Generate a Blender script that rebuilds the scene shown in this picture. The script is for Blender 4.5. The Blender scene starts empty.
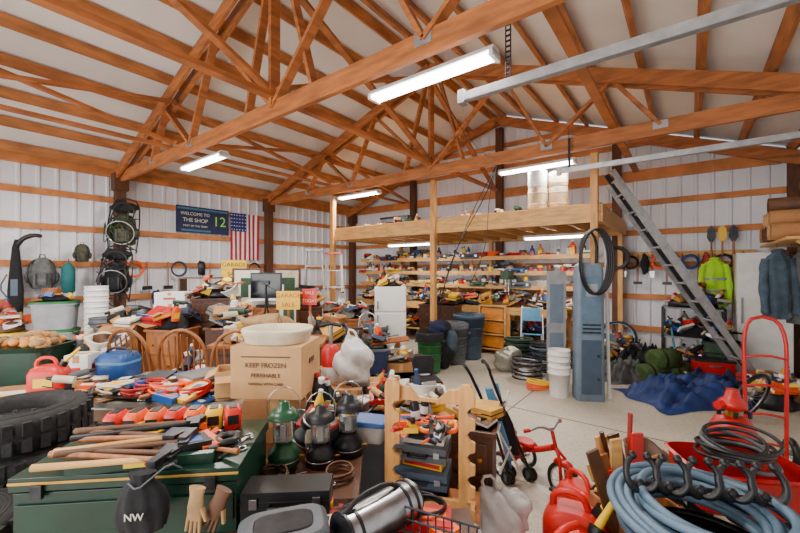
import bpy, math, random
from mathutils import Vector, Matrix
random.seed(7)
A=math.radians(37.4); CA,SA=math.cos(A),math.sin(A)
def W(r,d): return (CA*r-SA*d, SA*r+CA*d)
def lin(c):
    return tuple(((x/255)/12.92 if x/255<=.04045 else ((x/255+.055)/1.055)**2.4) for x in c)
MC={}
def mat(name,col,rough=.5,metal=0,var=.15,scale=8,bump=0,stretch=None,emit=0,alpha=1,trans=0):
    if name in MC: return MC[name]
    m=bpy.data.materials.new(name); m.use_nodes=True
    nt=m.node_tree; n=nt.nodes; L=nt.links; b=n['Principled BSDF']
    c=lin(col)
    b.inputs['Roughness'].default_value=rough; b.inputs['Metallic'].default_value=metal
    if trans: b.inputs['Transmission Weight'].default_value=trans
    if alpha<1: b.inputs['Alpha'].default_value=alpha
    if emit:
        b.inputs['Base Color'].default_value=(*c,1)
        b.inputs['Emission Color'].default_value=(*c,1); b.inputs['Emission Strength'].default_value=emit
    else:
        tc=n.new('ShaderNodeTexCoord'); mp=n.new('ShaderNodeMapping'); no=n.new('ShaderNodeTexNoise'); cr=n.new('ShaderNodeValToRGB')
        if stretch: mp.inputs['Scale'].default_value=stretch
        no.inputs['Scale'].default_value=scale; no.inputs['Detail'].default_value=5
        L.new(tc.outputs['Object'],mp.inputs[0]); L.new(mp.outputs[0],no.inputs['Vector']); L.new(no.outputs['Fac'],cr.inputs[0])
        cr.color_ramp.elements[0].position=.3; cr.color_ramp.elements[1].position=.7
        cr.color_ramp.elements[0].color=(*[x*(1-var) for x in c],1)
        cr.color_ramp.elements[1].color=(*[min(1,x*(1+var)) for x in c],1)
        L.new(cr.outputs[0],b.inputs['Base Color'])
        if bump:
            bp=n.new('ShaderNodeBump'); bp.inputs['Strength'].default_value=bump; bp.inputs['Distance'].default_value=.02
            L.new(no.outputs['Fac'],bp.inputs['Height']); L.new(bp.outputs[0],b.inputs['Normal'])
    MC[name]=m; return m
class O:
    def __init__(s,name,r=0,d=0,z=0,yaw=0,b=False):
        s.n=name;s.V=[];s.F=[];s.MI=[];s.SM=[];s.ms=[]
        if b: s.mw=Matrix.Translation((r,d,z))@Matrix.Rotation(math.radians(yaw),4,'Z')
        else:
            x,y=W(r,d); s.mw=Matrix.Translation((x,y,z))@Matrix.Rotation(A+math.radians(yaw),4,'Z')
        s.T=Matrix.Identity(4)
    def add(s,v,f,m,sm=False):
        if m not in s.ms: s.ms.append(m)
        i=s.ms.index(m); o=len(s.V)
        s.V+= [tuple(s.T@Vector(p)) for p in v]
        for q in f: s.F.append(tuple(o+k for k in q)); s.MI.append(i); s.SM.append(sm)
    def box(s,c,sz,m,rot=(0,0,0)):
        R=Matrix.Rotation(math.radians(rot[2]),3,'Z')@Matrix.Rotation(math.radians(rot[1]),3,'Y')@Matrix.Rotation(math.radians(rot[0]),3,'X')
        v=[Vector(c)+R@Vector((x*sz[0]/2,y*sz[1]/2,z*sz[2]/2)) for x in(-1,1) for y in(-1,1) for z in(-1,1)]
        s.add(v,[(0,1,3,2),(4,6,7,5),(0,4,5,1),(2,3,7,6),(0,2,6,4),(1,5,7,3)],m)
    def beam(s,p,q,w,h,m,up=(0,0,1)):
        p=Vector(p);q=Vector(q);dv=(q-p).normalized();sd=dv.cross(Vector(up))
        if sd.length<1e-4: sd=dv.cross(Vector((1,0,0)))
        sd.normalize(); u=sd.cross(dv)
        v=[a+sd*(x*w/2)+u*(y*h/2) for a in(p,q) for x in(-1,1) for y in(-1,1)]
        s.add(v,[(0,1,3,2),(4,6,7,5),(0,4,5,1),(2,3,7,6),(0,2,6,4),(1,5,7,3)],m)
    def cyl(s,p,q,r,m,r1=None,n=16):
        p=Vector(p);q=Vector(q);dv=(q-p).normalized();a=dv.orthogonal().normalized();b=dv.cross(a)
        if r1 is None:r1=r
        v=[];f=[]
        for c,rr in((p,r),(q,r1)):
            for i in range(n):
                t=2*math.pi*i/n; v.append(c+(a*math.cos(t)+b*math.sin(t))*rr)
        f=[(i,(i+1)%n,n+(i+1)%n,n+i) for i in range(n)]
        s.add(v,f,m,True); s.add(v,[tuple(range(n))[::-1],tuple(range(n,2*n))],m)
    def tube(s,pts,r,m,n=8,closed=False,sub=0):
        pts=[Vector(p) for p in pts]
        for _ in range(sub):
            q=[];N=len(pts)
            rng=range(N) if closed else range(N-1)
            if not closed:q.append(pts[0])
            for i in rng:
                a,b=pts[i],pts[(i+1)%N]; q+= [a*.75+b*.25,a*.25+b*.75]
            if not closed:q.append(pts[-1])
            pts=q
        N=len(pts);v=[];f=[]
        t0=(pts[1]-pts[0]).normalized();a=t0.orthogonal().normalized()
        for i in range(N):
            if closed: t=(pts[(i+1)%N]-pts[i-1])
            else: t=pts[min(i+1,N-1)]-pts[max(i-1,0)]
            t.normalize(); a=(a-t*a.dot(t)); a.normalize(); b=t.cross(a)
            rr=r[i*(len(r)-1)//max(1,N-1)] if isinstance(r,(list,tuple)) else r
            for k in range(n):
                g=2*math.pi*k/n; v.append(pts[i]+(a*math.cos(g)+b*math.sin(g))*rr)
        for i in range(N if closed else N-1):
            j=(i+1)%N
            for k in range(n): f.append((i*n+k,i*n+(k+1)%n,j*n+(k+1)%n,j*n+k))
        s.add(v,f,m,True)
        if not closed: s.add(v,[tuple(range(n))[::-1],tuple(range((N-1)*n,N*n))],m)
    def torus(s,c,R,r,m,axis=(0,1,0),n=32,k=8,sx=1,arc=1,st=0):
        ax=Vector(axis).normalized();a=ax.orthogonal().normalized();b=ax.cross(a)
        N=int(n*arc)
        pts=[Vector(c)+(a*math.cos(st+2*math.pi*i/n)+b*math.sin(st+2*math.pi*i/n)*sx)*R for i in range(N+(0 if arc>=1 else 1))]
        s.tube(pts,r,m,k,arc>=1)
    def loft(s,secs,m,n=20,p=2,rip=0,k=7,caps=True,sm=True,seed=0):
        v=[];f=[]
        rnd=random.Random(seed)
        ph=rnd.random()*6
        for j,sc in enumerate(secs):
            z,rx,ry=sc[:3];cx,cy=(sc[3],sc[4]) if len(sc)>3 else (0,0)
            for i in range(n):
                t=2*math.pi*i/n+ (math.pi/4 if n==4 else 0)
                c,q=math.cos(t),math.sin(t)
                x=math.copysign(abs(c)**(2/p),c);y=math.copysign(abs(q)**(2/p),q)
                w=1+rip*math.sin(k*t+ph+j*.5)+ (rip*.6*math.sin(3*t-j+ph))
                v.append((cx+x*rx*w,cy+y*ry*w,z))
        for j in range(len(secs)-1):
            for i in range(n): f.append((j*n+i,j*n+(i+1)%n,(j+1)*n+(i+1)%n,(j+1)*n+i))
        s.add(v,f,m,sm)
        if caps: s.add(v,[tuple(range(n))[::-1],tuple(range((len(secs)-1)*n,len(secs)*n))],m)
    def blob(s,c,r,m,amp=.12,seed=0,n=18,k=12,fl=None):
        rnd=random.Random(seed);ph=[rnd.random()*6 for _ in range(6)]
        v=[];f=[]
        for j in range(k+1):
            th=math.pi*j/k
            for i in range(n):
                t=2*math.pi*i/n
                x,y,z=math.sin(th)*math.cos(t),math.sin(th)*math.sin(t),math.cos(th)
                w=1+amp*(math.sin(4*x+5*y+ph[0])+math.sin(6*z+3*x+ph[1])+.5*math.sin(9*y-7*x+ph[2])+.4*math.sin(13*x+11*z+ph[3]))/2
                zz=z*r[2]*w
                if fl is not None: zz=max(zz,-fl)
                v.append((c[0]+x*r[0]*w,c[1]+y*r[1]*w,c[2]+zz))
        for j in range(k):
            for i in range(n): f.append((j*n+i,(j+1)*n+i,(j+1)*n+(i+1)%n,j*n+(i+1)%n))
        s.add(v,f,m,True)
    def prism(s,poly,y0,y1,m,plane='xz'):
        n=len(poly)
        mk=(lambda a,b,y:(a,y,b)) if plane=='xz' else (lambda a,b,y:(a,b,y))
        v=[mk(a,b,y0) for a,b in poly]+[mk(a,b,y1) for a,b in poly]
        s.add(v,[tuple(range(n)),tuple(range(n,2*n))[::-1]]+[(i,n+i,n+(i+1)%n,(i+1)%n) for i in range(n)],m)
    def sheet(s,fn,nu,nv,m,sm=True):
        v=[fn(i/nu,j/nv) for i in range(nu+1) for j in range(nv+1)]
        s.add(v,[(i*(nv+1)+j,i*(nv+1)+j+1,(i+1)*(nv+1)+j+1,(i+1)*(nv+1)+j) for i in range(nu) for j in range(nv)],m,sm)
    def done(s,bev=0):
        me=bpy.data.meshes.new(s.n); me.from_pydata(s.V,[],s.F)
        for m in s.ms: me.materials.append(m)
        me.polygons.foreach_set('material_index',s.MI); me.polygons.foreach_set('use_smooth',s.SM); me.update()
        import bmesh
        bm=bmesh.new(); bm.from_mesh(me); bmesh.ops.recalc_face_normals(bm,faces=bm.faces); bm.to_mesh(me); bm.free()
        ob=bpy.data.objects.new(s.n,me); ob.matrix_world=s.mw; bpy.context.collection.objects.link(ob)
        if bev:
            md=ob.modifiers.new('bevel','BEVEL'); md.width=bev; md.limit_method='ANGLE'; md.angle_limit=math.radians(50); md.segments=2
        return ob
def text(parent,s,loc,size,m,rot=(90,0,0),sx=1):
    cu=bpy.data.curves.new('lettering','FONT'); cu.body=s; cu.size=size; cu.extrude=.001; cu.align_x='CENTER'; cu.align_y='CENTER'
    cu.materials.append(m); o=bpy.data.objects.new('lettering',cu); bpy.context.collection.objects.link(o)
    o.parent=parent; o.location=loc; o.rotation_euler=[math.radians(a) for a in rot]; o.scale=(sx,1,1)
# ---------- materials
WD=mat('truss_wood',(168,100,50),.6,var=.38,scale=3,stretch=(1,1,6))
WD2=mat('purlin_wood',(176,112,60),.6,var=.35,scale=3,stretch=(4,1,4))
WDK=mat('post_wood',(92,54,30),.7,var=.3,scale=4,stretch=(6,6,1))
GIRT=mat('girt_wood',(190,118,62),.6,var=.3,scale=4)
PINE=mat('pine',(206,156,90),.55,var=.25,scale=5,stretch=(1,5,5))
PINE2=mat('pine_post',(200,144,78),.55,var=.25,scale=5,stretch=(6,6,1))
OAK=mat('oak',(150,90,44),.4,var=.35,scale=6,stretch=(5,5,1))
WAL=mat('walnut',(78,44,25),.4,var=.3,scale=6,stretch=(5,5,1))
PANEL=mat('white_steel_panel',(222,223,229),.42,.0,var=.06,scale=2)
ROOF=mat('roof_liner_white',(232,229,225),.6,var=.05,scale=1.5)
CARD=mat('cardboard',(166,116,70),.8,var=.15,scale=6)
CARD2=mat('cardboard_light',(192,148,98),.8,var=.15,scale=6)
BLK=mat('black_plastic',(16,16,18),.45,var=.3)
BLKF=mat('black_fabric',(22,22,26),.9,var=.4,scale=20,bump=.3)
RUB=mat('tire_rubber',(26,26,26),.8,var=.4,scale=25,bump=.4)
WHT=mat('white_plastic',(228,227,224),.4,var=.08)
GRY=mat('gray_plastic',(84,90,96),.5,var=.2)
LGRY=mat('light_gray_plastic',(146,150,154),.5,var=.15)
STEEL=mat('brushed_steel',(170,172,176),.28,1,var=.25,scale=20)
ALU=mat('aluminium',(172,175,178),.4,.75,var=.2,scale=12)
DST=mat('dark_steel',(54,54,58),.4,.8,var=.35,scale=15)
RED=mat('red_paint',(182,16,14),.35,var=.2)
REDP=mat('red_plastic',(212,30,16),.4,var=.15)
ORG=mat('orange_plastic',(236,88,12),.4,var=.15)
YEL=mat('yellow_plastic',(238,192,24),.4,var=.12)
GRN=mat('green_plastic',(20,96,48),.45,var=.2)
DGRN=mat('dark_green_enamel',(14,50,36),.32,var=.35,scale=5)
LGRN=mat('lantern_green',(26,76,46),.3,var=.2)
NEON=mat('hi_vis_fabric',(170,230,20),.7,var=.12)
BLU=mat('blue_plastic',(22,76,146),.4,var=.15)
LBLU=mat('light_blue_plastic',(88,154,196),.4,var=.15)
SLATE=mat('slate_blue_plastic',(60,80,100),.5,var=.15)
PANB=mat('bluegray_panel',(104,122,140),.5,var=.12)
NAVY=mat('navy_fabric',(20,28,62),.85,var=.3,bump=.3)
TARP=mat('blue_tarp',(18,46,104),.6,var=.4,scale=6,bump=.5)
OLV=mat('olive_fabric',(52,76,30),.85,var=.35,scale=14,bump=.3)
CAMO=mat('camo_fabric',(64,64,50),.9,var=.6,scale=16,bump=.5)
GFAB=mat('gray_fabric',(88,90,90),.9,var=.4,scale=12,bump=.4)
TEAL=mat('teal_fabric',(16,96,100),.7,var=.2)
BGF=mat('bluegray_fabric',(62,80,94),.85,var=.35,scale=10,bump=.4)
TAN=mat('tan_fabric',(156,124,82),.85,var=.3,scale=14,bump=.3)
PAP=mat('paper',(218,211,196),.7,var=.1)
GLS=mat('clear_bag_plastic',(212,210,208),.25,var=.12,alpha=.8,scale=12,bump=.6)
GLASS=mat('glass',(235,245,245),.08,var=.02,trans=.9)
BRS=mat('brass',(180,140,60),.3,.9,var=.2)
TUBE=mat('fluorescent_tube',(250,249,246),emit=16)
HOSE=mat('hose_bluegray',(86,112,132),.5,var=.2)
ONI=mat('onion_skin',(206,140,66),.5,var=.35,scale=20)
MRED=mat('faded_red',(150,34,26),.6,var=.3); MNAV=mat('faded_navy',(34,48,78),.6,var=.3); OCH=mat('ochre',(188,140,46),.6,var=.3)
MGRN=mat('faded_green',(44,72,52),.6,var=.3); BRN=mat('brown_leather',(92,58,34),.6,var=.35); DUST=mat('dusty_gray',(112,106,98),.8,var=.3); CREAM=mat('aged_cream',(200,188,162),.7,var=.2)
COLS=[MRED,MNAV,OCH,MGRN,WHT,BLK,DST,GRY,CARD,PAP,SLATE,OAK,BRN,DUST,CREAM,CARD2,BRN,RED,BLU,YEL,LGRY,ORG,RED,YEL,PAP,WHT]
def concrete():
    m=mat('concrete_floor',(190,180,163),.5,var=.14,scale=1.3,bump=.02)
    nt=m.node_tree;n=nt.nodes;L=nt.links
    b=n['Principled BSDF']; src=b.inputs['Base Color'].links[0].from_socket
    no=n.new('ShaderNodeTexNoise'); no.inputs['Scale'].default_value=30; no.inputs['Detail'].default_value=6
    tc=n.new('ShaderNodeTexCoord'); L.new(tc.outputs['Object'],no.inputs['Vector'])
    cr=n.new('ShaderNodeValToRGB'); cr.color_ramp.elements[0].position=.35;cr.color_ramp.elements[0].color=(.7,.68,.66,1); cr.color_ramp.elements[1].position=.55;cr.color_ramp.elements[1].color=(1,1,1,1)
    L.new(no.outputs['Fac'],cr.inputs[0])
    mx=n.new('ShaderNodeMix'); mx.data_type='RGBA'; mx.blend_type='MULTIPLY'; mx.inputs[0].default_value=.6
    L.new(src,mx.inputs[6]); L.new(cr.outputs[0],mx.inputs[7]); L.new(mx.outputs[2],b.inputs['Base Color'])
    return m
CONC=concrete()
JOINT=mat('joint_dark',(96,90,82),.8)
# ---------- shell (building frame: X across, Y along)
XL,XR,YN,YF=-8.33,1.4,-3.7,8.45
X0=(XL+XR)/2; HW=(XR-XL)/2; EZ=3.45; SL=.356
def rz(x): return EZ+SL*(HW-abs(x-X0))
o=O('floor',0,0,0,b=True); o.box((X0,(YN+YF)/2,-.1),(XR-XL+.4,YF-YN+.4,.2),CONC); o.done()
o=O('trim_1',0,0,0,b=True)
for y in(0.9,4.6): o.box((X0,y,.0015),(XR-XL-.1,.012,.003),JOINT)
for x in(-4.9,-1.75): o.box((x,(YN+YF)/2,.0015),(.012,YF-YN-.1,.003),JOINT)
o.done()
def ribbed(o,p0,p1,ztop,nrm):
    p0=Vector(p0);p1=Vector(p1);L=(p1-p0).length;dv=(p1-p0)/L;nv=Vector(nrm)
    prof=[];t=0
    while t<L-.01:
        for a,h in((0,0),(.15,0),(.17,.022),(.20,.022),(.22,0)):
            if t+a<L: prof.append((t+a,h))
        t+=.229
    prof.append((L,0))
    v=[];f=[]
    for a,h in prof:
        q=p0+dv*a+nv*h; v.append((q.x,q.y,0)); v.append((q.x,q.y,ztop(q.x)))
    for i in range(len(prof)-1): f.append((2*i,2*i+2,2*i+3,2*i+1))
    o.add(v,f,PANEL)
o=O('wall_left',b=True); ribbed(o,(XL,YN,0),(XL,YF,0),lambda x:rz(XL)+.16,(1,0,0)); o.box((XL-.06,(YN+YF)/2,1.85),(.08,YF-YN,3.7),PANEL); o.done()
o=O('wall_back',b=True); ribbed(o,(XL,YF,0),(XR,YF,0),lambda x:rz(x)+.13,(0,-1,0)); 
o.prism([(XL,0),(XR,0),(XR,3.6),(X0,rz(X0)+.14),(XL,3.6)],YF+.03,YF+.1,PANEL); o.done()
o=O('wall_right',b=True)
ribbed(o,(XR,5.35,0),(XR,YF,0),lambda x:3.6,(-1,0,0)); ribbed(o,(XR,YN,0),(XR,2.55,0),lambda x:3.6,(-1,0,0))
o.box((XR+.06,(YN+2.55)/2,1.8),(.08,2.55-YN,3.6),PANEL);o.box((XR+.06,(YF+5.35)/2,1.8),(.08,YF-5.35,3.6),PANEL);o.box((XR+.04,3.95,3.3),(.1,2.8,.6),PANEL);o.done()
o=O('door_1',b=True)
for k in range(5): o.box((XR+.05,3.95,.3+k*.6),(.05,2.8,.58),WHT)
o.done(.01)
o=O('wall_rear',b=True)  # unseen rear wall, wide opening left in it to let light in
o.box((-7.3,YN-.05,1.8),(2.0,.1,3.6),PANEL); o.box((1.0,YN-.05,1.8),(.8,.1,3.6),PANEL)
o.prism([(XL,3.2),(XR,3.2),(XR,3.6),(X0,rz(X0)+.14),(XL,3.6)],YN-.1,YN,PANEL); o.done()
for sg,nm in((-1,'ceiling'),(1,'ceiling')):
    o=O(nm,b=True); xe=X0+sg*(HW+.1); ze=EZ-.1*SL
    v=[(X0,YN,rz(X0)+.17),(X0,YF+.1,rz(X0)+.17),(xe,YF+.1,ze+.17),(xe,YN,ze+.17)]
    v+= [(a,b_,c+.05) for a,b_,c in v]
    o.add(v,[(0,1,2,3),(4,5,6,7),(0,1,5,4),(1,2,6,5),(2,3,7,6),(3,0,4,7)],ROOF); o.done()
o=O('roof_purlins',b=True)
for sg in(-1,1):
    for k in range(9):
        x=X0+sg*(.12+k*.575)
        z=rz(x)+.095
        o.beam((x,YN,z),(x,YF-.05,z),.045,.14,WD2,up=(sg*-.33,0,1))
o.done()
o=O('wall_girts',b=True)
for z in(.12,.62,1.22,1.82,2.42,2.98,3.5):
    h=.1 if z<3.4 else .22
    o.box((XL+.045,(YN+YF)/2,z),(.045,YF-YN,h),GIRT)
for z in(.12,.62,1.22,1.82,2.42,2.98,3.5,4.1,4.6):
    hx=HW-.1 if z<3.5 else HW-(z-EZ)/SL-.1
    o.box((X0,YF-.045,z),(2*hx,.045,.1 if z!=3.5 else .2),GIRT)
for z in(.62,1.22,1.82,2.42,2.98,3.4): o.box((XR-.045,6.9,z),(.045,3.0,.1),GIRT)
o.done()
TY=[-3.5,-.7,2.354,5.4]
for y in TY:
    o=O('roof_truss',b=True)
    o.beam((XL+.03,y,3.39),(XR-.03,y,3.39),.05,.18,WD)
    for sg in(-1,1):
        for off in(-.07,.07):
            o.beam((X0+sg*(HW-.05),y+off,EZ-.08),(X0,y+off,rz(X0)-.08),.04,.17,WD)
        nodes=[((X0,0),(X0+sg*1.25,1)),((X0+sg*1.9,0),(X0+sg*1.25,1)),((X0+sg*1.9,0),(X0+sg*2.7,1)),((X0+sg*3.2,0),(X0+sg*2.7,1))]
        for (a,ta),(b_,tb) in nodes:
            o.beam((a,y,3.42),(b_,y,rz(b_)-.12),.04,.09,WD,up=(0,1,0))
        o.beam((X0+sg*.6,y+.05,3.42),(X0+sg*.1,y+.05,rz(X0)-.15),.04,.09,WD,up=(0,1,0))
        for xx in(X0+sg*1.9,X0+sg*3.2):
            o.box((xx,y-.028,3.42),(.15,.004,.09),ALU)
    o.beam((X0,y,3.42),(X0,y,rz(X0)-.1),.05,.11,WD,up=(0,1,0))
    o.done()
o=O('gable_truss',b=True)
y=8.14
for sg in(-1,1): o.beam((X0+sg*(HW-.05),y,EZ-.06),(X0,y,rz(X0)-.06),.05,.2,WD)
o.done()
o=O('truss_bracing',b=True)
o.beam((X0,YN+.05,3.53),(X0,8.1,3.53),.1,.05,WD)
for x in(X0-2.6,X0+2.7): o.beam((x,YN+.05,3.52),(x,8.1,3.52),.09,.04,WD)
for a,b_ in((-.7,2.354),(2.354,5.4),(5.4,8.1)):
    o.beam((X0+.05,a,3.6),(X0+.05,b_,rz(X0)-.2),.04,.09,WD,up=(1,0,0))
    o.beam((X0-.05,b_,3.6),(X0-.05,a,rz(X0)-.2),.04,.09,WD,up=(1,0,0))
    x=X0-2.4
    o.beam((x,a,3.55),(x+.0,b_,rz(x)-.2),.04,.08,WD,up=(1,0,0))
    o.beam((x-.08,b_,3.55),(x-.08,a,rz(x)-.2),.04,.08,WD,up=(1,0,0))
o.done()
for y in TY+[8.3]:
    o=O('wall_post',b=True); o.box((XL+.15,y,1.73),(.16,.15,3.46),WDK); o.box((XL+.16,y,3.3),(.2,.22,.3),WDK); o.done()
for y in(-3.5,-.7,5.5,8.3):
    o=O('wall_post',b=True); o.box((XR-.12,y,1.73),(.13,.14,3.46),WDK); o.done()
for x in(-5.9,X0,-1.1):
    o=O('wall_post',b=True); o.box((x,YF-.14,(rz(x)-.2)/2),(.15,.13,rz(x)-.2),WDK); o.done()
def fixture(x0,x1,y,z,hang=None,power=60):
    o=O('fluorescent_light_fixture',(x0+x1)/2,y,z,b=True); L=x1-x0
    o.prism([(-.075,.0),(.075,.0),(.045,.045),(-.045,.045)],-L/2,L/2,WHT)
    for i in range(len(o.V)): a,b_,c=o.V[i]; o.V[i]=(b_,a,c)
    for s_ in(-.04,.04): o.cyl((-L/2+.03,s_,-.018),(L/2-.03,s_,-.018),.017,TUBE,n=10)
    for e in(-1,1):
        o.box((e*(L/2-.015),0,-.012),(.03,.14,.05),WHT)
        if hang: o.cyl((e*(L/2-.1),0,.05),(e*(L/2-.1),0,hang),.003,DST,n=6)
    o.done()
    l=bpy.data.lights.new('tube_glow','AREA'); l.shape='RECTANGLE'; l.size=L;l.size_y=.14; l.energy=power*1.25; l.color=(1,.94,.86)
    q=bpy.data.objects.new('fluorescent_tube_light',l); q.location=((x0+x1)/2,y,z-.05); bpy.context.collection.objects.link(q)
fixture(-2.28,-1.1,2.58,3.27,power=75)
fixture(-6.15,-4.95,2.6,3.27,power=75)
fixture(-2.46,-1.3,5.9,3.3,hang=.6,power=60)
fixture(-6.1,-4.95,5.8,3.3,hang=.5,power=60)
fixture(-2.4,-1.3,6.9,2.3,power=24)
fixture(-5.6,-4.4,6.9,2.3,power=28)
fixture(-3.2,-2.0,-.4,3.27,power=65)  # unseen fixture, added out of frame to light the near bay
fixture(-6.6,-5.4,-.4,3.27,power=60)  # second added fixture, also out of view
l=bpy.data.lights.new('rear_fill','AREA'); l.shape='RECTANGLE'; l.size=6;l.size_y=3; l.energy=360; l.color=(1,.97,.93)  # added fill lamp behind the camera, stands in for daylight
q=bpy.data.objects.new('rear_fill_light',l); q.location=(-2.8,YN-.15,1.7); q.rotation_euler=(math.radians(100),0,0); bpy.context.collection.objects.link(q)
w=bpy.data.worlds.new('sky'); bpy.context.scene.world=w; w.use_nodes=True
w.node_tree.nodes['Background'].inputs[0].default_value=(.9,.94,1,1); w.node_tree.nodes['Background'].inputs[1].default_value=2.2
o=O('garage_door_track',b=True)
for y in(2.6,5.3):
    o.box((-.03,y,3.0),(2.7,.05,.006),ALU); o.box((-.03,y+.025,3.03),(2.7,.006,.06),ALU); o.box((-.03,y-.025,3.03),(2.7,.006,.06),ALU)
    o.tube([(1.3,y,0.05),(1.3,y,2.6),(1.25,y,2.9),(1.0,y,3.0)],.025,ALU)
    o.box((-1.38,y,3.03),(.05,.08,.1),ALU)
    if y>3: o.beam((-1.25,y,3.05),(-1.25,y,3.45),.008,.03,DST)
    else:
        for s_ in(-1,1): o.beam((-1.02+s_*.018,y,3.05),(-1.02+s_*.018,y,3.9),.006,.01,DST,up=(0,1,0))
        for k in range(22): o.box((-1.02,y,3.07+k*.038),(.04,.006,.012),DST)
o.done()
# ---------- loft
o=O('storage_loft',b=True)
LX0,LX1,LY0,LY1=-6.2,-.95,5.73,8.15
o.box(((LX0+LX1)/2,LY0,2.49),(LX1-LX0,.045,.24),PINE);o.box(((LX0+LX1)/2,LY0+.06,2.49),(LX1-LX0,.045,.2),PINE)
o.box(((LX0+LX1)/2,LY1,2.49),(LX1-LX0,.045,.24),PINE)
o.box((LX1,(LY0+LY1)/2,2.49),(.045,LY1-LY0,.24),PINE);o.box((LX0,(LY0+LY1)/2,2.49),(.045,LY1-LY0,.24),PINE)
x=LX0+.4
while x<LX1-.1: o.box((x,(LY0+LY1)/2,2.48),(.04,LY1-LY0,.2),PINE); x+=.4
o.box(((LX0+LX1)/2,(LY0+LY1)/2,2.625),(LX1-LX0,LY1-LY0,.02),PINE)
for x,zt in((LX0,3.3),(-3.6,3.3),(-1.02,3.3)):
    o.box((x,LY0-.04,zt/2),(.09,.09,zt),PINE2)
for x in(LX0,-3.6,-1.02): o.box((x,LY1,1.2),(.08,.08,2.4),PINE2)
o.done()
# ---------- generators
def carton(r,d,z,w,dp,h,yaw=0,m=None,name='cardboard_box',opn=False,label=None):
    o=O(name,r,d,z,yaw); m=m or random.choice([CARD,CARD,CARD2])
    if opn:
        t=.006
        o.box((0,0,t),(w,dp,t*2),m)
        for s_ in(-1,1):
            o.box((s_*w/2,0,h/2),(t,dp,h),m); o.box((0,s_*dp/2,h/2),(w,t,h),m)
            o.box((s_*(w/2+w*.15),0,h-.03),(w*.32,dp*.98,t),m,(0,s_*25,0)); o.box((0,s_*(dp/2+dp*.12),h-.05),(w*.98,dp*.28,t),m,(-s_*35,0,0))
    else:
        o.box((0,0,h/2),(w,dp,h),m); o.box((0,0,h+.001),(w,.05,.002),CARD2); o.box((0,-dp/2-.001,h*.86),(.05,.002,h*.28),CARD2)
        o.box((0,-dp/2-.001,h*.45),(w*.4,.002,h*.2),label or PAP); o.box((w*.5+.001,0,h*.5),(.002,dp*.4,h*.25),label or DST)
    return o.done(.004)
def bucket(r,d,z,R,h,m,n=1,name='plastic_bucket',bail=True):
    o=O(name,r,d,z)
    for k in range(n):
        zz=k*h*.22
        o.loft([(zz,R*.85,R*.85),(zz+h*.8,R*.97,R*.97),(zz+h*.8,R*1.05,R*1.05),(zz+h*.86,R*1.05,R*1.05),(zz+h*.86,R*.99,R*.99),(zz+h*.96,R,R),(zz+h,R*1.05,R*1.05),(zz+h,R*.95,R*.95),(zz+h*.8,R*.9,R*.9)],m,24)
    if bail:
        zz=(n-1)*h*.22+h*.85; o.tube([(-R,0,zz),(-R*.7,-R*.8,zz-h*.2),(0,-R*1.15,zz-h*.35),(R*.7,-R*.8,zz-h*.2),(R,0,zz)],.004,STEEL,6,sub=1)
    return o.done()
def tote(r,d,z,w,dp,h,m,lid,yaw=0,n=1,name='storage_tote'):
    o=O(name,r,d,z,yaw)
    for k in range(n):
        b=k*h
        o.loft([(b,w*.44,dp*.44),(b+h*.85,w*.49,dp*.49),(b+h*.85,w*.52,dp*.52),(b+h*.93,w*.52,dp*.52),(b+h*.93,w*.48,dp*.48),(b+h*.99,w*.46,dp*.46)],m,28,p=7,sm=False)
        o.loft([(b+h*.9,w*.525,dp*.525),(b+h*.96,w*.525,dp*.525),(b+h*.99,w*.47,dp*.47)],lid,28,p=7,sm=False)
        for s_ in(-1,1):o.box((s_*w*.52,0,b+h*.8),(.02,dp*.3,.04),lid)
    return o.done()
def table(r,d,w,dp,h,m,yaw=0,name='folding_table',leg=STEEL):
    o=O(name,r,d,0,yaw)
    o.box((0,0,h-.02),(w,dp,.04),m); o.box((0,0,h-.055),(w-.1,dp-.1,.03),leg)
    for a in(-1,1):
        for b_ in(-1,1): o.cyl((a*(w/2-.08),b_*(dp/2-.08),0),(a*(w/2-.08),b_*(dp/2-.08),h-.04),.016,leg,n=8)
        o.cyl((a*(w/2-.08),-dp/2+.08,.2),(a*(w/2-.08),dp/2-.08,.2),.012,leg,n=8)
    return o.done(.005)
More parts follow.
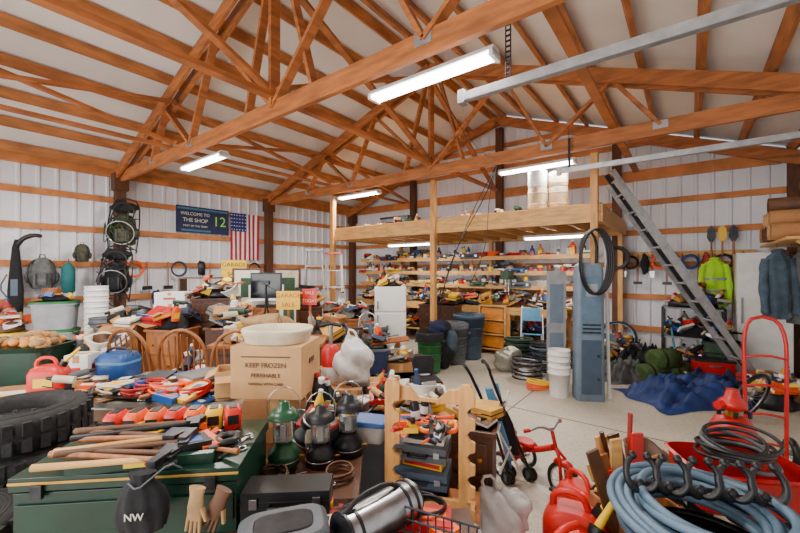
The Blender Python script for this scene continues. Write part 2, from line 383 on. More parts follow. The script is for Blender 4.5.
def mini(o,kind,x,y,z,a,c,s=1.0,tilt=None):
    o.T=Matrix.Translation((x,y,z))@Matrix.Rotation(a,4,'Z')@Matrix.Scale(s,4)
    if tilt: o.T=o.T@Matrix.Rotation(tilt[0],4,'X')@Matrix.Rotation(tilt[1],4,'Y')
    if kind=='hammer':
        o.cyl((-.15,0,.015),(.12,0,.015),.012,OAK,.009,8); o.cyl((.12,-.05,.018),(.12,.03,.018),.014,DST,n=8); o.prism([(.105,.03),(.135,.03),(.125,.09),(.115,.09)],.01,.03,DST,'xy')
    elif kind=='screwdriver':
        o.cyl((-.11,0,.014),(-.02,0,.014),.014,c,.011,8); o.cyl((-.02,0,.014),(.1,0,.014),.004,STEEL,n=6)
    elif kind=='wrench':
        o.box((0,0,.006),(.18,.016,.008),STEEL); o.torus((.1,0,.007),.016,.006,STEEL,(0,0,1),12,6); o.torus((-.1,0,.007),.014,.006,STEEL,(0,0,1),12,6,arc=.7)
    elif kind=='pliers':
        o.tube([(-.1,-.03,.01),(-.04,-.025,.01),(.02,.0,.01),(.06,.008,.01)],.008,c,6,sub=1); o.tube([(-.1,.03,.01),(-.04,.025,.01),(.02,.0,.01),(.06,-.008,.01)],.008,c,6,sub=1); o.cyl((.02,0,.0),(.02,0,.022),.012,DST,n=8)
    elif kind=='box':
        o.box((0,0,.04),(.14,.1,.08),c); o.box((0,0,.081),(.1,.06,.003),PAP); o.box((0,-.051,.04),(.09,.002,.04),random.choice(COLS))
    elif kind=='flatbox':
        o.box((0,0,.02),(.22,.13,.04),c); o.box((0,0,.041),(.18,.07,.002),random.choice([RED,YEL,PAP,ORG,BLU])); o.box((.04,0,.0425),(.06,.04,.001),BLK); o.box((0,-.066,.02),(.2,.002,.02),random.choice([YEL,PAP,RED]))
    elif kind=='book':
        h=.02+random.random()*.025; o.box((0,0,h/2),(.16,.22,h*.8),PAP); o.box((0,0,h),(.165,.225,.003),c); o.box((0,0,.0015),(.165,.225,.003),c); o.box((-.082,0,h/2),(.003,.225,h),c)
    elif kind=='mag':
        o.box((0,0,.003),(.2,.27,.006),c); o.box((.0,.05,.0065),(.13,.1,.001),random.choice(COLS)); o.box((0,-.08,.0065),(.16,.03,.001),PAP)
    elif kind=='spray':
        o.loft([(0,.032,.032),(.15,.032,.032),(.165,.026,.026),(.175,.016,.016)],c,14); o.cyl((0,0,.172),(0,0,.2),.013,random.choice([WHT,RED,BLK]),n=10); o.loft([(.05,.0325,.0325),(.11,.0325,.0325)],WHT,14)
    elif kind=='jar':
        o.loft([(0,.035,.035),(.08,.037,.037),(.09,.028,.028)],GLASS if random.random()<.3 else c,14); o.cyl((0,0,.088),(0,0,.105),.031,random.choice([WHT,RED,STEEL,YEL]),n=14)
    elif kind=='can':
        o.cyl((0,0,0),(0,0,.12),.055,c,n=16); o.torus((0,0,.12),.053,.004,STEEL,(0,0,1),16,6); o.torus((0,0,.005),.054,.004,STEEL,(0,0,1),16,6); o.loft([(.03,.056,.056),(.09,.056,.056)],random.choice(COLS),16)
    elif kind=='bottle':
        o.loft([(0,.045,.03),(.14,.045,.03),(.18,.02,.018),(.2,.014,.014)],c,14,p=3); o.cyl((0,0,.2),(0,0,.225),.017,random.choice([WHT,RED,BLK,BLU]),n=10); o.box((0,-.031,.08),(.06,.002,.08),random.choice([PAP,YEL,RED]))
    elif kind=='tape':
        o.torus((0,0,.02),.045,.018,c,(0,0,1),18,8)
    elif kind=='mug':
        o.loft([(0,.035,.035),(.09,.04,.04),(.09,.035,.035),(.01,.03,.03)],c,14); o.torus((.05,0,.045),.024,.006,c,(0,1,0),12,6)
    elif kind=='case':
        o.box((0,0,.04),(.3,.2,.08),c); o.box((0,0,.04),(.305,.205,.01),DST); o.tube([(-.05,-.1,.04),(-.05,-.13,.04),(.05,-.13,.04),(.05,-.1,.04)],.008,BLK,6); o.box((.1,-.103,.045),(.03,.01,.03),STEEL); o.box((-.1,-.103,.045),(.03,.01,.03),STEEL)
    elif kind=='drill':
        o.cyl((-.07,0,.15),(.07,0,.15),.03,c,n=12); o.cyl((.07,0,.15),(.12,0,.15),.02,BLK,.012,10); o.box((-.03,0,.09),(.035,.03,.1),BLK,(0,-10,0)); o.box((-.03,0,.025),(.09,.07,.05),BLK)
    elif kind=='cable':
        for k in range(4): o.torus((0,0,.012+.012*k),.09-.006*(k%2),.007,c,(.15*math.sin(k*2),.15*math.cos(k*3),1),20,6)
    elif kind=='rag':
        o.blob((0,0,.012),(.08,.06,.022),c,.4,random.randint(0,99),20,10)
    elif kind=='pan':
        o.loft([(0,.1,.1),(.035,.12,.12),(.035,.115,.115),(.005,.095,.095)],DST,20); o.beam((.11,0,.03),(.3,0,.045),.02,.008,BLK)
    elif kind=='pipe':
        o.cyl((-.25,0,.015),(.25,0,.015),.014,c,n=8)
    elif kind=='plank':
        o.box((0,0,.012),(.6,.07,.02),random.choice([OAK,PINE,WAL,PINE2]))
    elif kind=='basket':
        o.loft([(0,.09,.07),(.1,.12,.095),(.11,.125,.1),(.11,.11,.085),(.02,.08,.06)],c,20,p=4)
    o.T=Matrix.Identity(4)
def scatter(name,r,d,z,w,dp,kinds,n,yaw=0,s=(.8,1.2),cols=None,b=False,grid=False,align=False):
    o=O(name,r,d,z,yaw,b)
    for k in range(n):
        if grid: x=-w/2+(k+.5)*w/n; y=random.uniform(-dp/2,dp/2)
        else: x=random.uniform(-w/2,w/2); y=random.uniform(-dp/2,dp/2)
        mini(o,random.choice(kinds),x,y,.0005*k if not grid else 0,random.uniform(-.2,.2) if align else random.uniform(-3,3),random.choice(cols or COLS),random.uniform(*s))
    return o.done()
ALLK=['box','box','flatbox','case','can','rag','cable','drill','bottle','tape','pan','pipe','plank','book','basket','spray','mug','hammer','jar','flatbox']
def pile(name,r,d,z,w,dp,h,n,kinds=ALLK,yaw=0,s=(.8,1.35),cols=None,core=None,b=False):
    o=O(name,r,d,z,yaw,b); core=core or random.choice([BRN,DST,BLKF,DUST])
    o.blob((0,0,0),(w*.43,dp*.43,h*.66),core,.08,random.randint(0,99),20,12,fl=0)
    n=int(n*1.35)
    for k in range(n):
        a=random.uniform(0,6.28);q=math.sqrt(random.random())*.95
        x=math.cos(a)*q*w/2;y=math.sin(a)*q*dp/2
        zz=h*.75*math.sqrt(max(0,1-q*q))*.92+.005
        t=min(.6,q*.7*h/max(.1,dp)*2)
        mini(o,random.choice(kinds),x,y,max(0,zz-.02),random.uniform(-3,3),random.choice(cols or COLS),random.uniform(*s),(random.uniform(-t,t),random.uniform(-t,t)))
    o.V=[(a_,b_,max(.001,c_)) for a_,b_,c_ in o.V]
    return o.done()
def trashcan(r,d,R,h,m,lid=None,name='trash_can',liner=None):
    o=O(name,r,d)
    o.loft([(0.02,R*.78,R*.78),(h*.9,R*.97,R*.97),(h*.9,R*1.04,R*1.04),(h,R*1.04,R*1.04),(h,R*.96,R*.96),(h*.5,R*.85,R*.85)],m,28)
    for k in range(3): o.torus((0,0,h*(.3+.2*k)),R*(.85+.045*k),.008,m,(0,0,1),28,6)
    for s_ in(-1,1): o.box((s_*R*1.05,0,h*.8),(.05,.12,.03),m); o.cyl((s_*R*.5,R*.7,.02),(s_*R*.5+.04,R*.7,.02),.02,BLK,n=8)
    if lid: o.loft([(h,R*1.06,R*1.06),(h+.03,R*1.06,R*1.06),(h+.06,R*.8,R*.8)],lid,28); o.box((0,0,h+.07),(.12,.03,.03),lid)
    if liner: o.loft([(h*.8,R*1.05,R*1.05),(h*.98,R*1.08,R*1.08),(h*1.04,R*1.0,R*1.0),(h*.9,R*.8,R*.8)],liner,28,rip=.02,k=11,caps=False)
    return o.done()
def gascan(r,d,z,yaw,s=1,m=REDP):
    o=O('gas_can',r,d,z,yaw); o.T=Matrix.Scale(s,4)
    o.loft([(0,.13,.09),(.02,.145,.1),(.2,.145,.1),(.25,.12,.09),(.27,.08,.06)],m,24,p=4)
    o.loft([(.07,.149,.103),(.075,.152,.106),(.08,.149,.103)],m,24,p=4)
    o.tube([(-.1,0,.24),(-.1,0,.31),(-.05,0,.34),(.03,0,.335),(.06,0,.27)],.016,m,8,sub=1)
    o.cyl((.09,0,.25),(.12,0,.3),.032,BLK,n=12); o.cyl((.12,0,.3),(.24,0,.42),.018,YEL,.011,10)
    o.box((0,-.104,.13),(.14,.002,.08),YEL); o.cyl((.24,0,.42),(.25,0,.43),.014,BLK,n=8)
    return o.done()
def chair(r,d,yaw,m=OAK,name='windsor_chair'):
    o=O(name,r,d,0,yaw)
    o.loft([(.42,.19,.19),(.44,.22,.21),(.46,.22,.21),(.455,.16,.15)],m,24,p=2.6)
    for a in(-1,1):
        for b_ in(-1,1): o.cyl((a*.13,b_*.12,.43),(a*.2,b_*.2,0),.016,m,.011,8)
        o.cyl((a*.17,-.16,.18),(a*.17,.16,.18),.01,m,n=8)
    o.cyl((-.17,0,.18),(.17,0,.18),.01,m,n=8)
    o.tube([(-.19,.16,.45),(-.24,.2,.72),(-.21,.24,1.0),(-.08,.27,1.13),(.08,.27,1.13),(.21,.24,1.0),(.24,.2,.72),(.19,.16,.45)],.017,m,8,sub=2)
    for k in range(7):
        x=-.15+k*.05; t=1-abs(x)/.3; o.cyl((x,.17,.455),(x*1.2,.255,.94+.14*t),.008,m,n=6)
    return o.done()
def jacket(r,d,z,m,yaw=0,h=.75,w=.24,name='hanging_jacket',stripe=None):
    o=O(name,r,d,z,yaw)
    o.loft([(0,w,.07),(h*.15,w*.92,.085),(h*.3,w*.95,.075),(h*.45,w*.88,.09),(h*.6,w*.9,.08),(h*.8,w*.95,.08),(h*.92,w*.7,.06),(h*.97,w*.35,.05),(h*1.02,w*.3,.05)],m,40,rip=.1,k=7,seed=int(r*10))
    for s_ in(-1,1):
        o.tube([(s_*w*.75,0,h*.88),(s_*w*1.0,-.02,h*.65),(s_*w*1.08,-.05,h*.35),(s_*w*1.0,-.07,h*.08)],[.05,.055,.045,.05,.038,.045,.035],m,12,sub=2)
    o.torus((0,0,h*1.0),w*.3,.02,m,(0,.2,1),20,8)
    if stripe:
        for zz in(.3,.55): o.loft([(h*zz,w*1.02,.095),(h*zz+.04,w*1.02,.095)],stripe,40,rip=.1,k=7,seed=int(r*10),caps=False)
    o.tube([(0,0,h*1.0),(0,.02,h*1.08),(.02,.04,h*1.12),(0,.06,h*1.1)],.004,STEEL,6,sub=1)
    return o.done()
def ladder(name,p,q,w,n,m,side,rw=.025,rh=.08,base=None):
    o=O(name,b=True); p=Vector(p);q=Vector(q);sd=Vector(side).normalized()*w/2
    for s_ in(-1,1): o.beam(p+sd*s_,q+sd*s_,rw,rh,m,up=Vector(side).cross(q-p))
    for k in range(n):
        c=p.lerp(q,(k+.7)/(n+.4)); o.cyl(c-sd,c+sd,.016,m,n=10)
    return o
P0=Vector((.78,7.1,.05));P1=Vector((-.9,6.35,3.0))
o=ladder('extension_ladder',P0,P1,.36,11,ALU,(.39,-.92,0))
dv=P1-P0
sd=Vector((.39,-.92,0)).normalized()*.15
off=Vector((.03,.01,.04))
a=P0+dv*.28+off; b_=P0+dv*1.04+off
for s_ in(-1,1): o.beam(a+sd*s_,b_+sd*s_,.02,.07,DST if s_<0 else ALU,up=sd.cross(dv))
for k in range(9): c=a.lerp(b_,(k+.5)/9); o.cyl(c-sd,c+sd,.014,ALU,n=8)
for s_ in(-1,1): c=P0+Vector((.39,-.92,0)).normalized()*.18*s_; o.box((c.x,c.y,.025),(.1,.06,.05),BLK)
o.done()
# ---------- left wall decor
o=O('american_flag',XL+.08,4.82,1.95,b=True)
FR=mat('flag_red',(178,20,40),.8,var=.1);FW=mat('flag_white',(235,235,235),.8,var=.05);FB=mat('flag_blue',(30,40,110),.8,var=.1)
def wv(y,z): return .012*math.sin(y*16+z*2)
for k in range(13):
    y0=-.36+.72*k/13;y1=-.36+.72*(k+1)/13
    o.sheet(lambda u,v,y0=y0,y1=y1:(wv(y0+(y1-y0)*u,v*1.08),y0+(y1-y0)*u,v*1.08),3,8,FR if k%2==0 else FW)
o.sheet(lambda u,v:(.004+wv(-.36+.39*u,.66+.42*v),-.36+.39*u,.66+.42*v),10,4,FB)
for i in range(6):
    for j in range(5): 
        y=-.33+i*.065;z=.7+j*.082; x=.012+wv(y,z); o.cyl((x,y,z),(x+.003,y,z),.013,FW,n=5)
o.done()
o=O('wall_banner',XL+.08,3.87,2.5,b=True)
BN=mat('banner_navy',(20,34,74),.6,var=.1);BT=mat('banner_teal',(60,110,140),.6,var=.15)
o.box((0,0,.275),(.006,1.1,.55),BN); o.box((.004,0,.5),(.004,1.06,.04),BT); o.box((.004,-.15,.05),(.004,.6,.04),BT)
ob=o.done(); LIME=mat('lime_print',(150,220,60),.6)
text(ob,'12',(.01,.34,.27),.3,LIME,(90,0,90)); text(ob,'WELCOME TO',(.01,-.17,.39),.09,PAP,(90,0,90)); text(ob,'THE SHOP',(.01,-.17,.26),.11,PAP,(90,0,90)); text(ob,'PART OF THE TEAM',(.01,-.17,.14),.055,PAP,(90,0,90))
o=O('hanging_rope_and_tools',XL+.14,4.0,1.2,b=True)
for k in range(16):
    y=-1.4+k*.2+random.uniform(-.06,.06); z=[.68,.68,.1][k%3]
    o.cyl((-.05,y,z),(.02,y,z),.006,STEEL,n=6)
    c=random.choice([BLK,ORG,DST,BRN,MNAV,BLK])
    if k%4==0:
        for q in range(3): o.torus((.01+.01*q,y,z-.14),.13+.01*q,.012,c,(1,.05*q,0),24,6)
    elif k%2==1: o.cyl((0.01,y,z),(0.01,y,z-.5),.012,OAK,n=8); o.box((.01,y,z-.5),(.04,.16,.07),DST)
    else: o.blob((.02,y,z-.12),(.05,.08,.16),c,.2,k)
o.done()
# ---------- left far area
def backpack(r,d,z,m,s=1,name='hanging_backpack',yaw=0,frame=False):
    o=O(name,r,d,z,yaw); o.T=Matrix.Scale(s,4)
    o.loft([(0,.12,.08),(.03,.16,.11),(.3,.17,.12),(.45,.15,.11),(.52,.1,.08),(.55,.04,.03)],m,24,p=3,rip=.03)
    o.loft([(.06,.09,.03,0,-.12),(.1,.11,.045,0,-.12),(.24,.11,.045,0,-.12),(.28,.08,.03,0,-.12)],m,18,p=3)
    for s_ in(-1,1):
        o.tube([(s_*.1,-.08,.5),(s_*.17,-.16,.4),(s_*.18,-.14,.15),(s_*.12,-.08,.03)],.012,BLK,6,sub=1)
        o.box((s_*.07,-.17,.17),(.02,.01,.2),BLK)
        o.blob((s_*.18,0,.2),(.05,.07,.1),m,.1,3)
    o.tube([(-.04,0,.53),(-.03,0,.6),(.03,0,.6),(.04,0,.53)],.01,BLK,6)
    if frame:
        for s_ in(-1,1): o.tube([(s_*.2,-.1,-.15),(s_*.24,-.05,.3),(s_*.2,.1,.78),(0,.1,.84)],.012,DST,6,sub=1)
        for zz in(-.08,.1,.28,.46,.64): o.cyl((-.22,-.1+.2*zz,zz),(.22,-.1+.2*zz,zz),.008,DST,n=6)
        o.torus((0,-.2,.2),.2,.01,STEEL,(0,1,.3),28,6); o.torus((.05,-.2,.55),.16,.012,BLK,(.2,1,.1),28,6)
        o.blob((0,-.02,.66),(.2,.12,.1),BLKF,.2,5)
        for k in range(9): o.tube([(random.uniform(-.28,.28),-.15+random.uniform(-.06,.1),random.uniform(-.25,.7)) for _ in range(4)],.009,random.choice([BLK,OLV,BLK]),6,sub=2)
    return o.done()
backpack(-4.83,6.62,2.15,CAMO,1.0,'hunting_backpack',20,True)
backpack(-4.87,6.5,1.32,BLKF,1.0,'tree_stand_pack',20,True)
backpack(-5.68,6.0,1.42,GFAB,.9,yaw=40)
backpack(-5.3,6.3,1.85,CAMO,.55,yaw=40)
o=O('stuff_sack',-5.4,6.15,1.34,30); o.loft([(0,.06,.06),(.03,.09,.09),(.4,.09,.09),(.46,.05,.05),(.5,.02,.02)],TEAL,20); o.tube([(0,0,.48),(0,.02,.56)],.006,BLK); o.done()
o=O('long_gun_case',-5.85,5.75,.9,30)
o.loft([(0,.05,.04),(.05,.08,.06),(.5,.09,.06),(.9,.06,.05),(1.15,.04,.04),(1.28,.03,.03,.02,0)],BLKF,18,p=3)
o.tube([(.02,0,1.2),(.08,0,1.3),(.2,0,1.36),(.3,0,1.34)],[.035,.035,.03,.018],BLK,8,sub=1); o.tube([(-.09,-.02,.4),(-.17,-.04,.55),(-.09,-.02,.75)],.012,GRY,6,sub=1); o.box((0,-.06,.55),(.08,.01,.25),SLATE); o.done()
tote(-5.15,5.65,0,.5,.4,.42,LGRY,GRN,25,n=3)
tote(-5.65,5.35,0,.5,.4,.42,BLK,YEL,25,n=2)
pile('garage_clutter_pile',-5.6,5.35,.85,.55,.45,.3,14)
pile('garage_clutter_pile',-5.15,5.65,1.27,.4,.3,.12,6,s=(.6,.9))
bucket(-4.7,5.85,0,.15,.38,WHT,14,'bucket_stack',False)
bucket(-4.4,5.6,0,.17,.4,GRY,8,'bucket_stack',False)
o=O('black_barbecue_grill',-4.05,5.7,0,20)
o.loft([(.75,.2,.15),(.85,.3,.2),(.95,.32,.22),(1.0,.32,.22),(1.12,.26,.18),(1.18,.12,.08)],BLK,24)
for a_ in(-1,1):
    for b2 in(-1,1): o.cyl((a_*.2,b2*.14,.8),(a_*.27,b2*.2,0),.015,DST,n=8)
o.box((0,0,.3),(.5,.35,.02),DST); o.tube([(-.1,-.2,1.05),(-.1,-.26,1.05),(.1,-.26,1.05),(.1,-.2,1.05)],.01,OAK,6); o.done()
carton(-3.3,5.5,0,.5,.45,.55,10,CARD);carton(-3.3,5.5,.552,.48,.42,.5,6,CARD);carton(-3.28,5.5,1.054,.42,.35,.18,12,WHT,label=BLU);carton(-3.28,5.5,1.236,.4,.33,.16,8,WHT,label=RED)
carton(-3.75,5.2,0,.5,.5,.6,25);carton(-3.7,5.15,.602,.42,.4,.4,5,opn=True);carton(-4.1,4.9,0,.45,.45,.55,-10)
carton(-3.6,4.6,0,.5,.4,.6,8,CARD2)
pile('garage_clutter_pile',-4.1,4.9,.552,.5,.45,.35,16)
pile('garage_clutter_pile',-3.6,4.6,.602,.5,.4,.3,16)
pile('garage_clutter_pile',-3.7,5.15,.9,.3,.3,.25,8)
def dresser(r,d,w,dp,h,yaw,m,n=3,name='wooden_dresser',knob=BRS):
    o=O(name,r,d,0,yaw); o.box((0,0,h/2+.03),(w,dp,h-.06),m); o.box((0,0,h-.015),(w+.04,dp+.04,.03),m)
    hh=(h-.16)/n
    for k in range(n):
        o.box((0,-dp/2-.008,.1+hh*(k+.5)),(w-.06,.02,hh-.025),m)
        for s_ in(-1,1): o.cyl((s_*w*.25,-dp/2-.018,.1+hh*(k+.5)),(s_*w*.25,-dp/2-.045,.1+hh*(k+.5)),.013,knob,n=8)
    for a_ in(-1,1):
        for b2 in(-1,1): o.cyl((a_*(w/2-.04),b2*(dp/2-.04),0),(a_*(w/2-.04),b2*(dp/2-.04),.07),.02,m,n=8)
    return o.done(.005)
dresser(-2.75,5.7,.6,.45,1.3,15,WAL,4)
o=O('open_bookshelf',-3.1,6.05,0,10)
for s_ in(-1,1): o.box((s_*.35,0,.8),(.025,.3,1.6),WAL)
for z in(.05,.45,.85,1.25,1.59): o.box((0,0,z),(.7,.3,.025),WAL)
o.done(.003)
dresser(-3.0,5.0,.45,.4,.95,-8,OAK,3,'wooden_cabinet')
pile('garage_clutter_pile',-2.75,5.7,1.302,.5,.4,.28,14)
pile('garage_clutter_pile',-3.0,5.0,.952,.45,.4,.3,12)
o=O('washing_machine',-2.35,6.6,0,15); o.box((0,0,.6),(.6,.6,1.2),WHT); o.box((0,.25,1.32),(.6,.1,.26),WHT); o.torus((0,-.3,.7),.18,.03,GRY,(0,1,0)); o.cyl((0,-.3,.7),(0,-.31,.7),.16,DST,n=24)
for k in range(3): o.cyl((-.15+k*.15,.2,1.34),(-.15+k*.15,.18,1.34),.03,GRY,n=12)
o.done(.01)
o=O('flat_screen_television',-2.2,6.2,0,5); o.box((0,.1,.55),(.7,.4,1.1),OAK); o.box((0,-.11,.3),(.3,.01,.5),WAL); o.box((.0,0.05,1.13),(.3,.2,.03),BLK);o.box((0,.05,1.2),(.05,.04,.12),BLK); o.box((0,.03,1.46),(.5,.04,.42),BLK); o.box((0,.008,1.46),(.46,.004,.38),mat('screen',(16,20,30),.15)); o.done(.004)
def sign(r,d,z,w,h,m,txt,tm,yaw=0,stake=True,name='garage_sale_sign',size=.1):
    o=O(name,r,d,0,yaw)
    o.box((0,0,z+h/2),(w,.008,h),m)
    if stake: o.box((0,.02,(z+h)/2),(.03,.02,z+h),OAK); o.box((0,.02,.015),(.3,.3,.03),OAK)
    ob=o.done()
    for i,t in enumerate(txt): text(ob,t,(0,-.007,z+h*(1-(i+.5)/len(txt))),size,tm)
sign(-1.45,4.9,1.2,.3,.24,YEL,['GARAGE','SALE'],RED,5,size=.08)
sign(-1.22,5.1,1.24,.2,.22,REDP,['SALE','TODAY'],PAP,-5,size=.06)
sign(-3.25,7.4,1.55,.45,.36,YEL,['GARAGE','SALE'],BLK,20,size=.11)
for (r,d,z,w,h,c,yw) in((-2.75,6.8,0,.5,1.75,PAP,12),(-1.75,5.9,0,.35,1.3,PAP,-5),(-2.15,7.2,0,.5,1.75,CREAM,10)):
    o=O('framed_board',r,d,z,yw); o.box((0,0,h/2),(w,.03,h),WAL); o.box((0,-.017,h/2),(w-.08,.006,h-.08),c); o.box((0.02,-.021,h*.8),(w*.5,.003,h*.2),random.choice([MGRN,BRN])); o.done(.004)
o=O('camera_tripod',-1.95,5.5,0,0)
for t in range(3): a_=t*2.09+.3; o.cyl((.25*math.cos(a_),.25*math.sin(a_),0),(0,0,1.25),.012,BLK,n=8)
o.cyl((0,0,1.2),(0,0,1.5),.016,BLK); o.box((0,0,1.53),(.1,.08,.06),DST); o.cyl((0,0,1.5),(.18,-.1,1.42),.008,BLK,n=6); o.done()
table(-1.45,4.3,1.2,.6,.92,OAK,5,'wooden_work_table',OAK)
o=O('burlap_roll',-1.5,4.3,.922,8)
for k in range(4): o.cyl((-.38+k*.1,-.2+.05*k,.08),(-.1+k*.14,.2,.08),.078,TAN,n=14)
o.blob((0,.0,.18),(.32,.18,.1),TAN,.2,4); o.done()
o=O('deer_antlers',-1.15,4.2,.922,0)
for s_ in(-1,1):
    o.tube([(s_*.03,0,.03),(s_*.12,0,.12),(s_*.2,-.04,.22),(s_*.16,-.1,.34)],[.016,.014,.012,.008,.004],TAN,6,sub=1)
    for t in((.1,.1),(.16,.2)): o.tube([(s_*t[0],0,t[1]),(s_*(t[0]+.02),-.05,t[1]+.1)],[.01,.003],TAN,6)
o.blob((0,0,.04),(.07,.09,.05),PAP,.1,2); o.done()
pile('garage_clutter_pile',-1.85,4.3,.922,.4,.4,.22,14)
pile('garage_clutter_pile',-1.4,3.95,0,.8,.25,.5,14)
dresser(-2.15,4.85,.5,.4,1.0,0,WAL,3,'wooden_cabinet')
pile('garage_clutter_pile',-2.15,4.85,1.002,.5,.35,.3,18)
pile('garage_clutter_pile',-2.6,4.75,0,.5,.4,.85,22)
pile('garage_clutter_pile',-3.3,4.2,0,.8,.4,.7,28)
pile('garage_clutter_pile',-4.2,4.3,0,1.0,.7,.75,34)
pile('garage_clutter_pile',-4.6,5.1,0,.6,.6,.9,20)
chair(-2.65,3.95,172);chair(-2.13,3.9,183);chair(-1.62,3.85,195,OAK)
# ---------- near-left tables
GTOP=mat('table_top_gray',(126,120,110),.6,var=.15)
table(-2.92,2.98,1.2,.8,.8,GTOP)
table(-1.62,2.98,1.3,.8,.8,GTOP)
o=O('onion_crate',-3.05,3.1,.8,8)
o.loft([(0,.21,.16),(.26,.25,.19),(.3,.27,.21),(.3,.24,.18),(.05,.2,.15)],DGRN,28,p=6,sm=False)
o.loft([(.24,.23,.17),(.27,.2,.15)],ONI,20,p=4)
for k in range(80):
    x=random.uniform(-.2,.2);y=random.uniform(-.15,.15); o.blob((x,y,.29+random.random()*.05+.04*(1-abs(x)/.2)),(.034,.034,.03),random.choice([ONI,TAN]),.03,k,8,6)
o.done()
gascan(-2.55,2.75,.8,15,.8)
carton(-2.62,3.12,.8,.17,.17,.22,10,WHT,'first_aid_box',label=RED)
o=O('soft_cooler',-2.38,3.2,.8,-5); o.loft([(0,.13,.1),(.02,.14,.12),(.17,.14,.12),(.21,.12,.09)],BLU,24,p=4,rip=.01); o.loft([(.13,.143,.123),(.15,.143,.123)],LBLU,24,p=4); o.tube([(-.13,0,.18),(-.08,0,.25),(.08,0,.25),(.13,0,.18)],.012,BLK,6,sub=1); o.done()
o=O('black_canister',-2.8,3.3,.8); o.loft([(0,.07,.07),(.22,.07,.07),(.26,.04,.04)],BLK,18); o.cyl((0,0,.26),(0,0,.3),.03,GRY); o.done()
scatter('magazine_pile',-1.62,2.95,.8,1.15,.55,['mag','mag','book','flatbox'],40)
scatter('magazine_pile',-2.6,2.75,.8,.5,.3,['mag','book'],10)
pile('packaged_hardware_pile',-1.62,2.95,.815,1.1,.5,.06,34,['flatbox','box','book','tape','case','mag'],s=(.7,1.1),core=PAP)
pile('hand_tool_collection',-1.75,2.7,.82,1.0,.25,.06,36,['pliers','screwdriver','wrench','flatbox','tape','hammer','cable'],s=(.9,1.3),core=BRN,cols=[RED,YEL,ORG,BLK,DST,BLU,PAP])
pile('garage_clutter_pile',-2.3,2.75,.8,.3,.3,.08,12,s=(.6,.9))
carton(-1.2,2.75,.8,.24,.22,.2,20,CARD2,opn=True)
carton(-1.12,3.1,.8,.22,.22,.26,0,CARD)
# ---------- tires
def tire(r,d,z,R=.32,wd=.2,yaw=0,standing=False,name='tire'):
    o=O(name,r,d,z,yaw)
    if standing: o.T=Matrix.Translation((0,0,R))@Matrix.Rotation(math.pi/2,4,'X')
    else: o.T=Matrix.Translation((0,0,wd/2))
    h=wd/2
    prof=[(-h*.7,R*.55),(-h,R*.65),(-h*1.0,R*.8),(-h*.85,R*.95),(-h*.6,R),(h*.6,R),(h*.85,R*.95),(h,R*.8),(h,R*.65),(h*.7,R*.55),(0,R*.52),(-h*.7,R*.55)]
    o.loft([(a,b_,b_) for a,b_ in prof],RUB,40,caps=False)
    for k in range(28):
        t=2*math.pi*k/28
        for q in(-.5,.5): o.box((math.cos(t)*R,math.sin(t)*R,q*h*.9),(.02,R*.12,h*.7),RUB,(0,0,math.degrees(t)+q*25))
    for t in range(4): o.torus((0,0,h*.99),R*(.66+.05*t),.003,RUB,(0,0,1),40,5)
    o.loft([(-h*.5,R*.5,R*.5),(h*.3,R*.5,R*.5),(h*.4,R*.15,R*.15)],DST,24)
    for k in range(5): t=k*1.257; o.cyl((.07*math.cos(t),.07*math.sin(t),h*.36),(.07*math.cos(t),.07*math.sin(t),h*.5),.01,STEEL,n=6)
    return o.done()
for k in range(5): tire(-2.08+.04*math.sin(k*3),2.08+.02*math.cos(k*2),k*.195,.31,.185)
for k in range(4): tire(-1.85+.03*math.sin(k*2),1.5,k*.175,.27,.17)
# ---------- green cabinet and tools
o=O('dark_green_tool_cabinet',-1.04,1.64,0,6)
o.box((0,0,.45),(.78,.46,.88),DGRN); o.box((0,0,.925),(.8,.48,.05),DGRN)
for k in range(3): o.box((0,-.235,.16+.22*k),(.72,.01,.2),DGRN); o.box((0,-.25,.23+.22*k),(.3,.02,.02),DST)
o.box((0,-.236,.8),(.76,.008,.1),DGRN)
for a_ in(-1,1):
    o.box((a_*.3,-.245,.9),(.04,.015,.05),DST)
o.box((0,-.242,.93),(.8,.003,.01),OCH)
o.done(.006)
o=O('orange_tape_measure_row',-1.05,1.78,.95,8)
for k in range(7):
    c=[REDP,ORG,ORG,REDP,ORG,YEL,REDP][k]; x=-.26+k*.085
    o.T=Matrix.Translation((x,0,.0))@Matrix.Rotation(random.uniform(-.3,.3),4,'Z')@Matrix.Scale(1.2,4)
    o.loft([(0,.028,.04),(.005,.032,.045),(.07,.032,.045),(.085,.024,.03)],c,16,p=4); o.box((0,-.046,.045),(.04,.004,.035),BLK); o.box((0,0,.086),(.03,.05,.004),BLK)
o.T=Matrix.Identity(4); o.done()
pile('hand_tool_collection',-.98,1.63,.951,.62,.34,.05,44,['screwdriver','pliers','wrench','pliers','tape','flatbox','cable','hammer'],s=(.65,.95),cols=[RED,BLK,BLK,DST,ORG,BRN,YEL,GRY],core=DGRN)
o=O('hammer_and_hatchet_set',-1.08,1.53,.975,5)
for k in range(9):
    y=-.13+k*.032; a_=random.uniform(-.3,.3); x=random.uniform(-.06,.06)
    o.T=Matrix.Translation((x,y,.004*k))@Matrix.Rotation(a_,4,'Z')@Matrix.Scale(.9,4)
    c=random.choice([OAK,PINE,BLK,BRN,OAK])
    o.cyl((-.28,0,.018),(.2,0,.018),.015,c,.011,10)
    if k%2: o.box((.22,0,.02),(.04,.11,.035),DST)
    else: o.prism([(.18,-.02),(.24,-.02),(.26,.07),(.16,.07)],.008,.03,DST,'xy')
o.T=Matrix.Identity(4); o.done(.002)
o=O('green_level',-.98,1.44,.95,12); o.box((0,0,.02),(.5,.03,.04),DGRN); o.box((0,-.016,.02),(.12,.002,.02),YEL); o.box((.1,-.016,.02),(.03,.003,.02),LGRN); o.done(.003)
